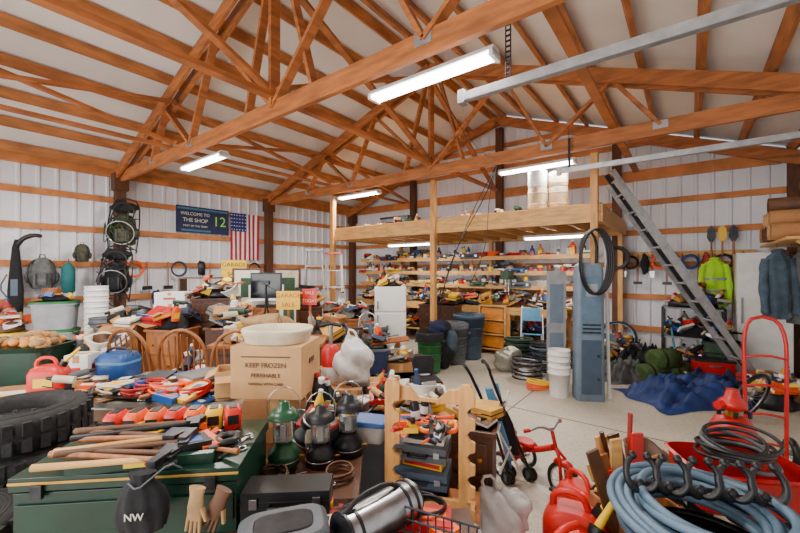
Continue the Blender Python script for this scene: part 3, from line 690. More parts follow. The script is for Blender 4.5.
o=O('black_drawstring_pouch',-.9,1.32,.79,5); o.T=Matrix.Scale(.9,4)
o.loft([(0,.05,.03),(.02,.085,.04),(.07,.092,.048),(.12,.09,.045),(.17,.075,.035),(.2,.04,.02),(.23,.05,.025)],BLKF,36,rip=.09,k=9)
o.tube([(-.04,-.02,.2),(0,-.04,.18),(.05,-.02,.22),(.08,.04,.24),(.1,.1,.19)],.004,GRY,6,sub=1)
ob=o.done(); text(ob,'NW',(0,-.051,.08),.035,PAP)
o=O('leather_work_gloves',-.73,1.33,.76,-5)
for s_ in(0,1):
    o.T=Matrix.Translation((s_*.035,s_*.02,0))@Matrix.Rotation(s_*.3+.1,4,'Y')@Matrix.Scale(.55,4)
    o.loft([(.12,.05,.018),(.2,.055,.02),(.27,.045,.018),(.33,.055,.022)],BRN if s_ else TAN,18)
    for f in range(4): o.cyl((-.038+f*.025,0,.14),(-.045+f*.03,-.005,.03+.01*abs(f-1.5)),.014,BRN if s_ else TAN,.011,8)
    o.cyl((.045,0,.2),(.085,-.01,.13),.016,TAN,.012,8)
o.T=Matrix.Identity(4); o.done()
# ---------- centre table with big carton
table(-.62,2.15,.82,.95,.68,WAL,3,'wooden_work_table',WAL)
carton(-.77,2.42,.68,.36,.36,.26,8,CARD,label=CARD2)
o=O('large_cardboard_box',-.78,2.42,.942,-4)
o.box((0,0,.155),(.43,.38,.31),CARD2); o.box((0,-.192,.25),(.3,.002,.008),BRN)
for s_ in(-1,1): o.box((s_*.218,0,.2),(.004,.09,.03),BRN)
ob=o.done(.004); text(ob,'KEEP FROZEN',(0,-.194,.2),.04,BRN); text(ob,'PERISHABLE',(0,-.194,.14),.034,BRN); text(ob,'HANDLE WITH CARE',(0,-.194,.09),.022,BRN)
o=O('beige_foam_tub',-.78,2.42,1.255,-4)
o.loft([(0,.19,.165),(.05,.205,.18),(.075,.215,.19),(.085,.21,.185),(.085,.175,.15),(.03,.15,.125),(.012,.14,.115)],CREAM,36,p=2.6)
o.done()
def lantern(r,d,z,m,s=1,name='camping_lantern'):
    o=O(name,r,d,z,10); o.T=Matrix.Scale(s,4)
    o.loft([(0,.06,.06),(.01,.085,.085),(.07,.085,.085),(.1,.06,.06),(.12,.045,.045),(.14,.055,.055)],m,28)
    o.loft([(.14,.05,.05),(.26,.05,.05)],GLASS,24,caps=False); o.cyl((0,0,.14),(0,0,.22),.012,WHT,n=10)
    for k in range(4): t=k*math.pi/2+.4; o.cyl((.055*math.cos(t),.055*math.sin(t),.14),(.055*math.cos(t),.055*math.sin(t),.26),.003,STEEL,n=6)
    o.loft([(.26,.085,.085),(.27,.085,.085),(.3,.06,.06),(.31,.035,.035),(.34,.03,.03),(.35,.01,.01)],m,28)
    o.tube([(-.08,0,.27),(-.09,0,.35),(-.04,0,.42),(.04,0,.42),(.09,0,.35),(.08,0,.27)],.003,STEEL,6,sub=1)
    o.cyl((.07,-.02,.05),(.11,-.04,.06),.008,BRS,n=8); o.torus((0,0,.04),.086,.003,STEEL,(0,0,1),28,6)
    return o.done()
lantern(-.6,1.95,.7,LGRN,.95); lantern(-.42,2.0,.68,BLK,.9); lantern(-.29,2.12,.68,DST,.95)
pile('assorted_hardware',-.45,2.3,.68,.4,.4,.2,26,['spray','jar','can','bottle','box','flatbox','cable'],s=(.8,1.2),cols=[BLK,DST,BLK,WHT,MRED,YEL,GRY,BRN])
scatter('hand_tool_collection',-.62,1.79,.68,.65,.15,['screwdriver','wrench','pliers','tape','cable'],24,s=(.7,1.1),cols=[BLK,DST,RED,BRN,YEL])
tote(-.22,2.62,0,.34,.3,.72,GRY,GRY,0,name='storage_tote')
pile('garage_clutter_pile',-.2,2.62,.72,.3,.28,.12,12,s=(.7,1))
o=O('blue_lid_food_container',-.18,2.25,.7,-15); o.loft([(0,.09,.06),(.1,.11,.075)],GLS,24,p=5); o.loft([(.1,.12,.085),(.12,.12,.085),(.125,.1,.07)],BLU,24,p=5); o.done()
table(-.2,1.33,1.0,.5,.7,WAL,2,'wooden_bench_table',WAL)
scatter('assorted_hardware',-.15,1.5,.7,.6,.12,['screwdriver','pliers','cable','flatbox','tape','box','wrench'],26,s=(.7,1.0),cols=[BLK,DST,RED,BRN,GRY,ORG,YEL])
o=O('black_equipment_case',-.45,1.53,.702,4); o.box((0,0,.07),(.34,.13,.14),BLK); o.box((0,0,.1),(.345,.135,.008),DST); o.tube([(-.06,-.065,.09),(-.06,-.09,.09),(.06,-.09,.09),(.06,-.065,.09)],.008,BLK,6)
for s_ in(-1,1): o.box((s_*.12,-.07,.1),(.03,.01,.04),STEEL)
o.done(.006)
o=O('gray_power_tool_case',-.4,1.3,.705,18)
o.loft([(0,.13,.09),(.015,.15,.1),(.06,.15,.1),(.062,.145,.095),(.068,.145,.095),(.07,.15,.1),(.115,.15,.1),(.13,.13,.085)],GRY,32,p=5)
o.tube([(-.15,-.05,.065),(-.2,-.05,.065),(-.22,0,.065),(-.2,.05,.065),(-.15,.05,.065)],.014,GRY,8,sub=1)
o.loft([(.13,.1,.06),(.134,.095,.055)],DST,24,p=4)
for a_ in(-1,1): o.box((a_*.07,-.103,.065),(.035,.012,.05),BLK)
o.done()
o=O('stainless_steel_canister',-.08,1.42,.785,0)
p=Vector((-.12,-.12,0));q=Vector((.12,.1,.0)); o.cyl(p,q,.075,STEEL,n=32)
dq=(q-p).normalized()
for t in(0,.04,.26,.3): c=p+dq*t; o.cyl(c,c+dq*.01,.079,DST,n=32)
o.cyl(q,q+dq*.02,.06,BLK,n=24); o.tube([p+Vector((0,0,.07)),p+dq*.08+Vector((0,0,.11)),p+dq*.2+Vector((0,0,.11)),p+dq*.27+Vector((0,0,.07))],.009,BLK,8,sub=1)
o.done()
o=O('chrome_wire_rack',.06,1.26,.72,-25)
for k in range(12): o.tube([(-.16+k*.03,-.12,.1),(-.16+k*.03,-.12,.01),(-.16+k*.03,.12,.01),(-.16+k*.03,.12,.1)],.003,DST,6)
for z in(.01,.055,.1):
    for y in(-.12,.12): o.cyl((-.17,y,z),(.18,y,z),.004,DST,n=6)
o.done()
o=O('orange_funnel',-.04,1.66,.62,0); o.loft([(.0,.02,.02),(.03,.025,.025),(.05,.06,.06),(.07,.065,.065),(.07,.055,.055)],ORG,20); o.done()
# ---------- wooden gun rack
o=O('low_crate_bench',.14,1.98,0,-12)
o.box((0,0,.42),(.55,.5,.03),OAK)
for a_ in(-1,1):
    for k in range(3): o.box((a_*.265,0,.08+k*.13),(.02,.5,.1),OAK)
    for k in range(3): o.box((0,a_*.24,.08+k*.13),(.55,.02,.1),OAK)
o.done(.003)
o=O('wooden_gun_rack',.14,1.9,.435,-16)
def side(x0):
    L=[(x0-.035,0),(x0+.045,0),(x0+.045,.08)]
    for k in range(5):
        z=.1+k*.11; L+= [(x0+.045,z),(x0+.02,z+.01),(x0+.005,z+.035),(x0+.02,z+.055),(x0+.045,z+.065)]
    L+=[(x0+.045,.68),(x0+.02,.71),(x0-.02,.71),(x0-.035,.68)]
    return L
o.prism(side(-.19),-.012,.012,PINE2); o.prism(side(.19),-.012,.012,PINE2)
o.prism([(-.19,.6),(.19,.6),(.19,.68),(.1,.67),(.05,.62),(-.05,.62),(-.1,.67),(-.19,.68)],.013,.03,PINE2)
o.box((0,.02,.08),(.42,.02,.09),PINE2); o.box((0,.1,.012),(.44,.22,.02),PINE2)
o.done(.003)
o=O('tool_case_stack',.13,2.09,.437,-16)
for k in range(6):
    mini(o,['case','flatbox','case','flatbox','case','flatbox'][k],random.uniform(-.02,.02),random.uniform(-.02,.02),[0,.082,.124,.206,.248,.33][k],random.uniform(-.15,.15),[BLK,RED,SLATE,YEL,GRY,PAP][k],1.0)
o.done()
pile('hand_tool_collection',.13,2.07,.82,.34,.24,.1,34,['screwdriver','pliers','pipe','flatbox','tape','wrench','spray'],s=(.5,.85),cols=[BLK,DST,RED,BLU,YEL,GRY,PAP,ORG],core=BLKF)
scatter('hand_tool_collection',.1,1.74,.437,.4,.08,['screwdriver','pliers','tape','wrench'],10)
dresser(.47,2.45,.28,.34,.74,-18,WAL,3,'dark_wooden_end_table')
pile('small_box_group',.47,2.45,.742,.24,.28,.08,12,['case','book','box','cable','flatbox'],s=(.5,.75),cols=[OCH,BLK,MNAV,CARD,BRN],core=BRN)
o=O('yellow_spirit_level',.12,2.9,.6,20)
o.box((0,0,.03),(.5,.03,.06),YEL); o.box((0,-.016,.03),(.06,.003,.03),LGRN); o.done(.003)
carton(.1,2.95,0,.6,.5,.6,10,CARD,opn=False)
pile('garage_clutter_pile',.12,3.05,.602,.45,.3,.15,18,s=(.6,1))
o=O('white_plastic_bag',.55,2.2,0,0); o.blob((0,0,.2),(.17,.15,.22),GLS,.16,11,36,26,fl=.2); o.blob((.1,-.02,.33),(.1,.09,.1),GLS,.25,12,24,18); o.tube([(-.05,0,.4),(-.08,0,.5),(0,.02,.5),(.02,.02,.4)],.01,GLS,6,sub=1); o.done()
o=O('white_plastic_bag',.3,1.75,.0,0); o.blob((0,0,.25),(.13,.12,.26),GLS,.16,15,36,26,fl=.25); o.tube([(-.05,0,.44),(-.06,0,.55),(.03,.02,.55),(.04,.02,.44)],.01,GLS,6,sub=1); o.done()
carton(-.42,3.5,0,.45,.4,.66,5,CARD)
o=O('clear_plastic_bag',-.42,3.5,.662,0); o.blob((0,0,.2),(.17,.15,.22),GLS,.2,21,36,26,fl=.2); o.blob((0,0,.12),(.1,.1,.1),TAN,.1,3); o.tube([(-.03,0,.38),(-.07,0,.5),(0,.02,.48),(.03,0,.38)],.012,GLS,6,sub=1); o.done()
o=O('red_floor_jack_stand',-.66,3.6,0,0)
o.loft([(0,.16,.12),(.04,.16,.12),(.05,.06,.06),(.5,.05,.05),(.55,.09,.09),(.95,.09,.09),(1.0,.05,.05)],RED,20); o.cyl((0,0,1.0),(0,0,1.18),.02,STEEL,n=10); o.tube([(-.1,0,1.18),(0,0,1.2),(.1,0,1.18)],.018,BLK,8); o.loft([(.65,.093,.093),(.8,.093,.093)],WHT,20); o.done()
carton(-1.05,3.35,0,.42,.36,.75,-8,CARD2);pile('garage_clutter_pile',-1.05,3.35,.752,.4,.35,.2,14)
pile('garage_clutter_pile',.0,3.8,0,.8,.5,.45,34);pile('garage_clutter_pile',-.15,4.5,0,.6,.3,.5,24)
# ---------- stroller
o=O('umbrella_stroller',.82,3.0,0,15)
for s_ in(-1,1):
    o.tube([(s_*.09-.24,.05,.98),(s_*.09-.27,-.02,1.0),(s_*.09-.25,-.06,.96),(s_*.08-.2,-.02,.88),(s_*.07,0,.45),(s_*.1+.14,0,.08)],.012,BLK,8,sub=1)
    o.tube([(s_*.09-.24,.05,.98),(s_*.09-.28,-.03,1.0)],.018,BLK,8)
    o.tube([(s_*.09-.12,.05,.8),(s_*.06+.02,.05,.4),(s_*.12-.02,.06,.07)],.011,LBLU,8,sub=1)
    for c in((s_*.1+.14,-.0),(s_*.12-.02,.08)):
        for e in(-.018,.018): o.torus((c[0]+e,c[1],.055),.043,.012,BLK,(1,0.3,0),20,8); o.cyl((c[0]+e-.006,c[1],.055),(c[0]+e+.006,c[1],.055),.03,GRY,n=12)
o.tube([(-.2,-.03,.7),(.0,.03,.6),(.12,-.03,.35)],.009,STEEL,6); o.tube([(.0,-.03,.68),(-.1,.03,.5),(-.02,0,.3)],.009,STEEL,6)
o.tube([(.12,-.05,.12),(-.06,-.03,.45),(.05,0,.75)],.009,WHT,6); o.tube([(-.06,-.05,.12),(.1,-.03,.42),(-.1,0,.75)],.009,WHT,6)
o.loft([(.2,.03,.025,.06,0),(.35,.045,.035,.03,0),(.6,.045,.035,-.06,0),(.78,.03,.025,-.13,0)],LBLU,20,rip=.15,k=6)
o.loft([(.25,.03,.03,.09,-.03),(.5,.04,.03,.02,-.03),(.6,.03,.03,-.02,-.03)],BLKF,16,rip=.15,k=5)
o.done()
def wheel(o,c,R,w,ax,tire_=BLK,hub=WHT,sp=8):
    o.torus(c,R,w,tire_,ax,32,8); o.torus(c,R-w*1.2,w*.4,hub,ax,32,6)
    a=Vector(ax).normalized();b1=a.orthogonal().normalized();b2=a.cross(b1); c=Vector(c)
    o.cyl(c-a*w*1.3,c+a*w*1.3,w*.9,STEEL,n=10)
    for k in range(sp): t=2*math.pi*k/sp; o.cyl(c,c+(b1*math.cos(t)+b2*math.sin(t))*(R-w),.0025,STEEL,n=5)
o=O('red_tricycle',1.08,3.02,0,-60)
wheel(o,(.26,0,.14),.125,.016,(0,1,0),BLK,WHT,12)
for s_ in(-1,1): wheel(o,(-.22,s_*.16,.1),.085,.015,(0,1,0),BLK,WHT,10)
o.cyl((-.22,-.17,.1),(-.22,.17,.1),.01,RED,n=8)
o.tube([(-.22,0,.1),(-.15,0,.22),(.0,0,.27),(.17,0,.36)],.024,RED,10,sub=2)
for s_ in(-1,1): o.tube([(.26,s_*.03,.14),(.25,s_*.03,.3),(.2,0,.36)],.012,RED,8)
o.loft([(.26,.09,.03,.26,0),(.29,.07,.035,.26,0),(.3,.03,.02,.26,0)],RED,16)
o.tube([(.2,0,.34),(.16,0,.48)],.014,RED,8); o.tube([(.1,-.17,.5),(.14,-.1,.53),(.16,0,.48),(.14,.1,.53),(.1,.17,.5)],.01,STEEL,8,sub=1)
for s_ in(-1,1): o.cyl((.1,s_*.17,.5),(.07,s_*.21,.49),.015,RED,n=8); o.cyl((.26,s_*.02,.14),(.26,s_*.09,.14+.03*s_),.007,STEEL,n=6); o.box((.26,s_*.1,.14+.03*s_),(.06,.05,.02),BLK)
o.loft([(.27,.05,.04,-.08,0),(.29,.09,.07,-.08,0),(.31,.08,.06,-.1,0)],RED,20); o.box((-.22,0,.17),(.12,.26,.015),RED)
o.done()
# ---------- right foreground
gascan(1.02,2.2,0,-30,1.2); gascan(.88,1.9,0,20,1.25); gascan(1.2,2.5,0,-70,1.05)
o=O('scrap_lumber_crate',1.4,2.22,0,10)
o.box((0,0,.02),(.4,.3,.03),OAK)
for a_ in(-1,1): o.box((a_*.2,0,.17),(.02,.3,.34),OAK); o.box((0,a_*.15,.17),(.4,.02,.34),OAK)
for k in range(14):
    x=random.uniform(-.15,.15);y=random.uniform(-.1,.1); tx=random.uniform(-.4,.05)
    m=[OAK,PINE,WAL,MRED,BRN,PINE2,RED][k%7]; L=random.uniform(.55,.85)
    if k%3: o.beam((x,y,.04),(x+tx*.6,y+random.uniform(-.05,.05),L),.07,.02,m,up=(0,1,0))
    else: o.cyl((x,y,.04),(x+tx,y,L+.03),.014,m,n=10)
o.done(.002)
o=O('steel_drum',1.3,1.6,0); o.loft([(0,.28,.28),(.02,.29,.29),(.18,.285,.285),(.2,.295,.295),(.22,.285,.285),(.38,.285,.285),(.4,.295,.295),(.42,.285,.285),(.52,.29,.29),(.53,.28,.28),(.51,.27,.27)],BLK,36); o.done()
o=O('garden_hose_coil',1.3,1.62,.53)
for k in range(14):
    R=.23+.035*(k%4)+random.uniform(-.01,.01); z=.025+(k//4)*.04
    m=[HOSE,HOSE,SLATE,HOSE][k%4] if k!=6 else BLK
    t0=(random.uniform(-.14,.14),random.uniform(-.12,.12),1)
    o.torus((random.uniform(-.03,.03),random.uniform(-.02,.02),z+.03),R,.018,m,t0,48,10)
o.tube([(.3,0,.1),(.42,-.1,.0),(.4,-.2,-.3),(.42,-.1,-.45)],.018,HOSE,10,sub=2); o.cyl((-.1,-.28,.12),(-.17,-.24,.13),.025,BRS,n=12)
o.done()
o=O('wrought_iron_hook_rack',1.32,1.66,.7,-12)
o.cyl((-.27,0,.02),(.27,0,.02),.014,BLK,n=10); o.cyl((-.27,.08,.0),(.27,.08,.0),.01,BLK,n=10)
for k in range(5):
    x=-.24+k*.12
    for s_ in(-1,1):
        o.tube([(x,0,.02),(x+s_*.03,-.03,.02),(x+s_*.065,-.03,.07),(x+s_*.06,-.01,.13),(x+s_*.03,0,.16)],[.016,.016,.014,.013,.012],BLK,8,sub=2)
        o.blob((x+s_*.03,0,.165),(.018,.018,.018),BLK,0,1,10,8)
    o.blob((x,0,.03),(.025,.02,.03),BLK,0,1,10,8)
o.done()
o=O('red_wagon',2.05,2.3,0,-10)
o.loft([(.3,.27,.18),(.32,.29,.2),(.52,.31,.22),(.54,.33,.24),(.55,.31,.22),(.36,.28,.19)],RED,32,p=6,sm=False)
for a_ in(-1,1):
    for b2 in(-1,1): wheel(o,(a_*.2,b2*.24,.15),.125,.025,(0,1,0),BLK,WHT,8)
    o.cyl((a_*.2,-.24,.15),(a_*.2,.24,.15),.012,DST,n=8); o.box((a_*.2,0,.23),(.04,.2,.15),DST)
o.tube([(-.3,0,.25),(-.5,0,.35),(-.55,0,.6)],.012,BLK,8); o.done()
o=O('air_hose_bundle',2.05,2.3,.54,0)
for k in range(9): o.torus((random.uniform(-.04,.04),random.uniform(-.02,.02),.04+k*.012),.24-.015*(k%4),.011,BLK if k%3 else GRY,(random.uniform(-.2,.2),random.uniform(-.2,.2),1),40,8,sx=.75)
o.done()
pile('garage_clutter_pile',1.75,2.75,0,.6,.4,.4,22,['rag','cable','box','pipe','basket','can'],core=BLKF)
o=O('red_pressure_tank',2.42,2.75,0,0)
o.loft([(0,.1,.1),(.03,.14,.14),(.55,.14,.14),(.63,.1,.1),(.65,.05,.05)],RED,28); o.cyl((0,0,.65),(0,0,.71),.04,BRS,n=12); o.loft([(.69,.05,.05),(.71,.085,.085),(.75,.085,.085),(.78,.05,.05),(.84,.035,.035)],RED,20)
for k in range(6): t=k*math.pi/3; o.cyl((.1*math.cos(t),.1*math.sin(t),.66),(.1*math.cos(t),.1*math.sin(t),.7),.015,DST,n=6)
o.cyl((-.06,-.0,.73),(-.13,-.02,.73),.03,RED,n=12); o.done()
o=O('red_hand_truck',3.15,3.25,0,-25)
for s_ in(-1,1): o.tube([(s_*.13,0,.05),(s_*.14,.02,.9),(s_*.14,.03,1.12),(s_*.1,.06,1.27),(0,.07,1.3)],.015,RED,10,sub=1); wheel(o,(s_*.2,.1,.13),.1,.03,(1,0,0),BLK,WHT,6)
for z in(.2,.45,.7,.95): o.tube([(-.13,.01,z),(0,-.03,z+.03),(.13,.01,z)],.01,RED,8,sub=1)
o.cyl((-.2,.1,.13),(.2,.1,.13),.012,STEEL,n=8); o.box((0,-.1,.012),(.36,.2,.01),RED); o.done()
o=O('bicycle_wheel',3.85,4.3,0,20); o.T=Matrix.Rotation(.35,4,'X'); wheel(o,(0,0,.31),.29,.022,(0,1,0),BLK,STEEL,24); o.done()
def heap(name,r,d,w,dp,h,m,seed,yaw=0,nu=48,nv=40):
    o=O(name,r,d,0,yaw); rn=random.Random(seed); ph=[rn.random()*6 for _ in range(8)]
    def f(u,v):
        x=(u-.5)*2;y=(v-.5)*2; rr=(abs(x)**3+abs(y)**3)**(1/3)
        e=max(0,1-rr**3)
        z=h*e**.5*(.55+.25*math.sin(5*x+ph[0])*math.cos(4*y+ph[1])+.12*math.sin(11*x+3*y+ph[2])+.1*math.sin(13*y-5*x+ph[3])+.08*math.sin(23*x+ph[4]+9*y)+.05*math.sin(31*y-17*x))
        return (x*w/2*(1+.06*math.sin(6*y+ph[5])),y*dp/2*(1+.08*math.sin(5*x+ph[6])),max(.004,z))
    o.sheet(f,nu,nv,m); return o.done()
heap('blue_tarp_heap',3.85,5.05,1.5,.95,.36,TARP,3,8)
heap('blue_moving_blanket',4.45,5.3,.8,.6,.35,NAVY,5,0)
o=O('rolled_sleeping_bag',4.1,5.75,0,10); 
for k,(x,z,m) in enumerate([(-.3,.15,OLV),(.12,.15,OLV),(-.1,.36,OLV)]):
    o.T=Matrix.Translation((x,0,z)); o.T=o.T@Matrix.Rotation(math.pi/2,4,'Y'); o.loft([(-.2,.08,.08),(-.19,.15,.15),(.19,.15,.15),(.2,.08,.08)],m,24,rip=.03,k=5,seed=k); o.loft([(-.09,.156,.156),(-.06,.156,.156)],BLK,24,caps=False)
o.T=Matrix.Identity(4); o.done()
heap('gray_blanket_heap',3.5,5.9,.7,.5,.4,GFAB,9); heap('black_jacket_heap',4.0,6.2,.9,.5,.6,BLKF,19)
pile('garage_clutter_pile',4.6,5.9,0,.7,.4,.5,26);pile('garage_clutter_pile',3.3,6.6,0,.8,.5,.6,28);pile('garage_clutter_pile',3.9,6.7,0,.9,.5,.7,30)
o=O('red_toolbox',4.55,5.5,0,-25); o.box((0,0,.2),(.45,.26,.4),RED); o.box((0,0,.41),(.47,.28,.03),BLK); o.tube([(-.12,0,.42),(-.12,0,.5),(.12,0,.5),(.12,0,.42)],.012,BLK,8)
for k in range(3): o.box((0,-.135,.08+.12*k),(.4,.01,.1),RED); o.box((0,-.145,.1+.12*k),(.15,.015,.02),STEEL)
o.done(.006)
# ---------- tall gray machine with hose at loft right post
o=O('upright_gray_machine_with_hose',2.5,5.02,0,-8)
o.loft([(0,.17,.11),(.03,.18,.12),(1.7,.165,.11),(1.78,.15,.1),(1.8,.12,.08)],PANB,28,p=7)
o.box((0,-.125,.45),(.24,.01,.7),SLATE); o.box((0,-.122,1.25),(.24,.01,.75),HOSE); o.box((0,-.129,1.45),(.14,.006,.16),LGRY)
for z in(.9,.95,1.0): o.box((0,-.13,z),(.22,.008,.02),DST)
for z in(.3,.6): o.cyl((.08,-.13,z),(.08,-.16,z),.012,BLK,n=8)
for k in range(4):
    pts=[(.02+.012*k+(.17+.01*k)*math.cos(t*.2617),-.14-.012*k,1.82+.42*math.sin(t*.2617)) for t in range(24)]
    o.tube(pts,.014,BLK,8,closed=True)
o.tube([(-.1,0,1.78),(-.1,-.02,2.1),(0,-.05,2.25),(.1,-.02,2.1),(.1,0,1.78)],.018,DST,8,sub=1)
o.done()
o=O('white_pvc_pipe',2.78,5.02,0,0); o.cyl((0,0,0),(.02,.12,1.95),.022,WHT,n=12); o.cyl((.0,0,0),(.0,0,.08),.032,WHT,n=12); o.cyl((.02,.115,1.87),(.02,.12,1.97),.03,WHT,n=12); o.done()
o=O('white_door_slab',2.42,5.85,0,-10); o.box((0,0,.85),(.28,.035,1.7),LGRY); 
for k in range(2): o.box((0,-.02,.45+.75*k),(.2,.008,.6),PANB)
o.done(.004)
o=O('black_hose_loop',-1.1,8.12,1.65,b=True)
for k in range(4): o.torus((.0+.01*k,-.012*k,.3),.17+.012*k,.015,BLK,(0.05*k,1,.05),40,8)
o.done()
o=O('orange_extension_cord',2.0,5.45,.0,0)
for k in range(5): o.torus((0,0,.03+.02*k),.16,.012,ORG if k<3 else YEL,(.08*k-.16,.1,1),30,6)
o.done()
bucket(2.17,5.15,0,.14,.38,WHT,4,'white_bucket_stack')
o=O('wire_fence_coil',2.0,5.95,0,0)
for k in range(9): o.torus((0,0,.03+.035*k),.22+.01*math.sin(k*2),.012,STEEL if k%2 else DST,(.05*math.sin(k),.05*math.cos(k),1),36,6)
o.done()
o=O('coiled_cable',2.45,6.4,0,0)
for k in range(14): o.torus((0,0,.03+.035*k),.22+.01*math.sin(k*3),.016,[BLK,DST,HOSE][k%3],(.06*math.sin(k),.05*math.cos(k),1),36,6)
o.done()
o=O('silver_insulated_bag',1.85,6.45,0,0); o.blob((0,0,.18),(.24,.18,.22),mat('silver_foil',(140,138,126),.35,.5,var=.3,bump=.5),.14,31,28,20,fl=.18); o.done()
o=O('garden_hose_coil',2.15,6.85,0.0,0)
for k in range(12): o.torus((0,0,.03+.04*k),.24,.018,[BLK,MGRN][k%2],(.06*math.sin(k*2),.05,1),36,6)
o.done()
o=O('folding_chair_stack',2.55,7.3,0,-20)
for k in range(4):
    y=.05*k
    for s_ in(-1,1): o.tube([(s_*.2,y-.2,.0),(s_*.2,y,.5),(s_*.19,y+.08,1.0)],.013,WHT,8); o.tube([(s_*.17,y+.2,0),(s_*.17,y-.15,.48)],.013,WHT,8)
    o.box((0,y,.5),(.38,.36,.02),LBLU); o.box((0,y+.07,.85),(.36,.02,.25),LBLU if k==0 else WHT)
o.done(.003)
trashcan(1.35,7.4,.3,.86,SLATE,name='wheeled_trash_can')
trashcan(.5,6.35,.22,.66,GRN,liner=BLKF); trashcan(-.48,6.6,.27,.75,GRY)
trashcan(1.0,7.0,.26,.7,GRY,lid=GRY)
o=O('black_coat_pile',.75,6.6,0,0); o.blob((0,0,.4),(.22,.2,.4),BLKF,.16,41,24,16,fl=.4); o.blob((-.1,-.1,.72),(.16,.16,.14),NAVY,.2,42); o.blob((.14,-.1,.5),(.1,.12,.2),BGF,.15,43); o.done()
FRW=mat('refrigerator_enamel',(240,240,238),.3,var=.03)
o=O('white_refrigerator',-.17,6.95,0,0); o.box((0,0,.72),(.56,.55,1.4),FRW); o.box((0,-.29,.5),(.55,.05,.92),FRW); o.box((0,-.29,1.2),(.55,.05,.42),FRW); o.box((-.22,-.335,.78),(.025,.03,.3),LGRY); o.box((-.22,-.335,1.1),(.025,.03,.15),LGRY)
for a_ in(-1,1): o.box((a_*.22,0,.01),(.06,.4,.02),BLK)
o.done(.01)
pile('small_box_group',-.17,6.95,1.422,.45,.35,.2,10,s=(.7,1.1))
o=O('silver_hand_truck',-.5,5.9,0,10)
for s_ in(-1,1): o.tube([(s_*.14,0,.05),(s_*.15,.02,.8),(s_*.12,.06,1.0),(0,.08,1.05)],.014,ALU,8,sub=1); wheel(o,(s_*.2,.1,.12),.09,.03,(1,0,0),BLK,WHT,6)
for z in(.2,.5,.8): o.cyl((-.15,.01,z),(.15,.01,z),.012,ALU,n=8)
o.box((0,-.1,.012),(.34,.2,.01),ALU); o.done()
def stepladder(r,d,yaw,h,m,name='step_ladder'):
    o=O(name,r,d,0,yaw)
    for s_ in(-1,1): o.beam((s_*.25,-.25,0),(s_*.15,0,h),.02,.07,m,up=(0,1,0)); o.beam((s_*.22,.25,0),(s_*.14,.03,h),.02,.05,m,up=(0,1,0))
    n=int(h/.3)
    for k in range(1,n): t=k/n; o.box((0,-.25+.25*t,h*t),(2*(.25-.1*t),.08,.02),m)
    for k in range(1,3): o.cyl((-.18,.18,h*k/3),(.18,.18,h*k/3),.01,m,n=6)
    o.box((0,0,h+.01),(.34,.2,.03),ORG if m is not ALU else ALU); return o.done()
stepladder(-1.7,7.5,10,2.1,ALU); stepladder(-1.35,7.75,-5,2.05,WHT)
dresser(-.95,6.1,.55,.4,.95,5,OAK,4); pile('garage_clutter_pile',-.95,6.1,.952,.5,.4,.3,16)
dresser(-1.6,6.5,.5,.4,1.1,10,WAL,4); pile('garage_clutter_pile',-1.6,6.5,1.102,.5,.4,.35,16)
carton(-.95,4.9,0,.5,.45,.8,-10);pile('garage_clutter_pile',-.95,4.9,.802,.5,.4,.3,16)
tote(-.4,5.2,0,.5,.36,.33,MNAV,GRY,5,2); tote(-.5,4.85,0,.4,.25,.35,GRY,BLK,-8,1)
pile('garage_clutter_pile',-.4,5.2,.66,.45,.3,.2,14)
tote(.05,4.95,0,.4,.35,.33,BLK,GRY,12,1); carton(.0,5.5,0,.45,.4,.4,5); pile('garage_clutter_pile',.0,5.5,.402,.4,.35,.15,10)
pile('garage_clutter_pile',-1.15,7.0,0,.7,.5,1.0,26)
o=O('black_folding_stool',.3,4.3,0,10)
for s_ in(-1,1): o.tube([(s_*.16,-.15,0),(s_*.16,.15,.45)],.011,BLK,8); o.tube([(s_*.15,.15,0),(s_*.15,-.15,.45)],.011,BLK,8)
o.box((0,0,.46),(.3,.3,.025),BLKF); o.loft([(.5,.12,.03,0,.14),(.65,.14,.03,0,.17),(.7,.1,.02,0,.17)],BLKF,20,p=4); o.cyl((-.1,.14,.46),(-.1,.16,.6),.01,BLK); o.cyl((.1,.14,.46),(.1,.16,.6),.01,BLK); o.done()
o=O('orange_traffic_cone',.35,5.5,0); o.box((0,0,.015),(.28,.28,.03),ORG); o.loft([(.03,.11,.11),(.45,.025,.025),(.46,.02,.02)],ORG,20); o.loft([(.2,.08,.08),(.3,.058,.058)],WHT,20,caps=False); o.done(.004)
# ---------- back wall benches and shelves
o=O('workbench',-4.5,7.75,0,0,b=True)
o.box((0,0,.93),(5.4,.6,.05),PINE); o.box((0,.05,.3),(5.2,.5,.03),PINE)
for k in range(6):
    for y in(-.26,.26): o.box((-2.6+k*1.04,y,.45),(.09,.05,.9),PINE2)
o.box((0,-.28,.86),(5.4,.04,.1),PINE); o.done(.003)
for z in(1.35,1.65,1.98):
    o=O('wall_shelf',-4.4,7.97,z,b=True); o.box((0,0,-.02),(6.0,.25,.035),PINE); o.box((0,-.12,.02),(6.0,.02,.06),PINE)
    for k in range(6): o.beam((-2.8+k*1.1,.1,-.2),(-2.8+k*1.1,-.08,-.04),.03,.03,PINE)
    o.done()
    for k in range(5):
        scatter(['paint_can_row','bottle_row','hardware_jar_row','spray_can_group','small_box_group'][k],-6.8+k*1.18,7.97,z,1.15,.08,[['can','can','box','drill'],['bottle','spray','case'],['jar','mug','can','basket'],['spray','bottle','box','rag'],['box','case','can','drill']][(k+int(z*10))%5],13,b=True,grid=True,align=True,s=(.9,1.5))
for k in range(6): pile('workbench_tool_collection',-6.7+k*.9,7.72,.956,.85,.48,[.2,.32,.25,.2,.3,.22][k],22,b=True,s=(.8,1.5))
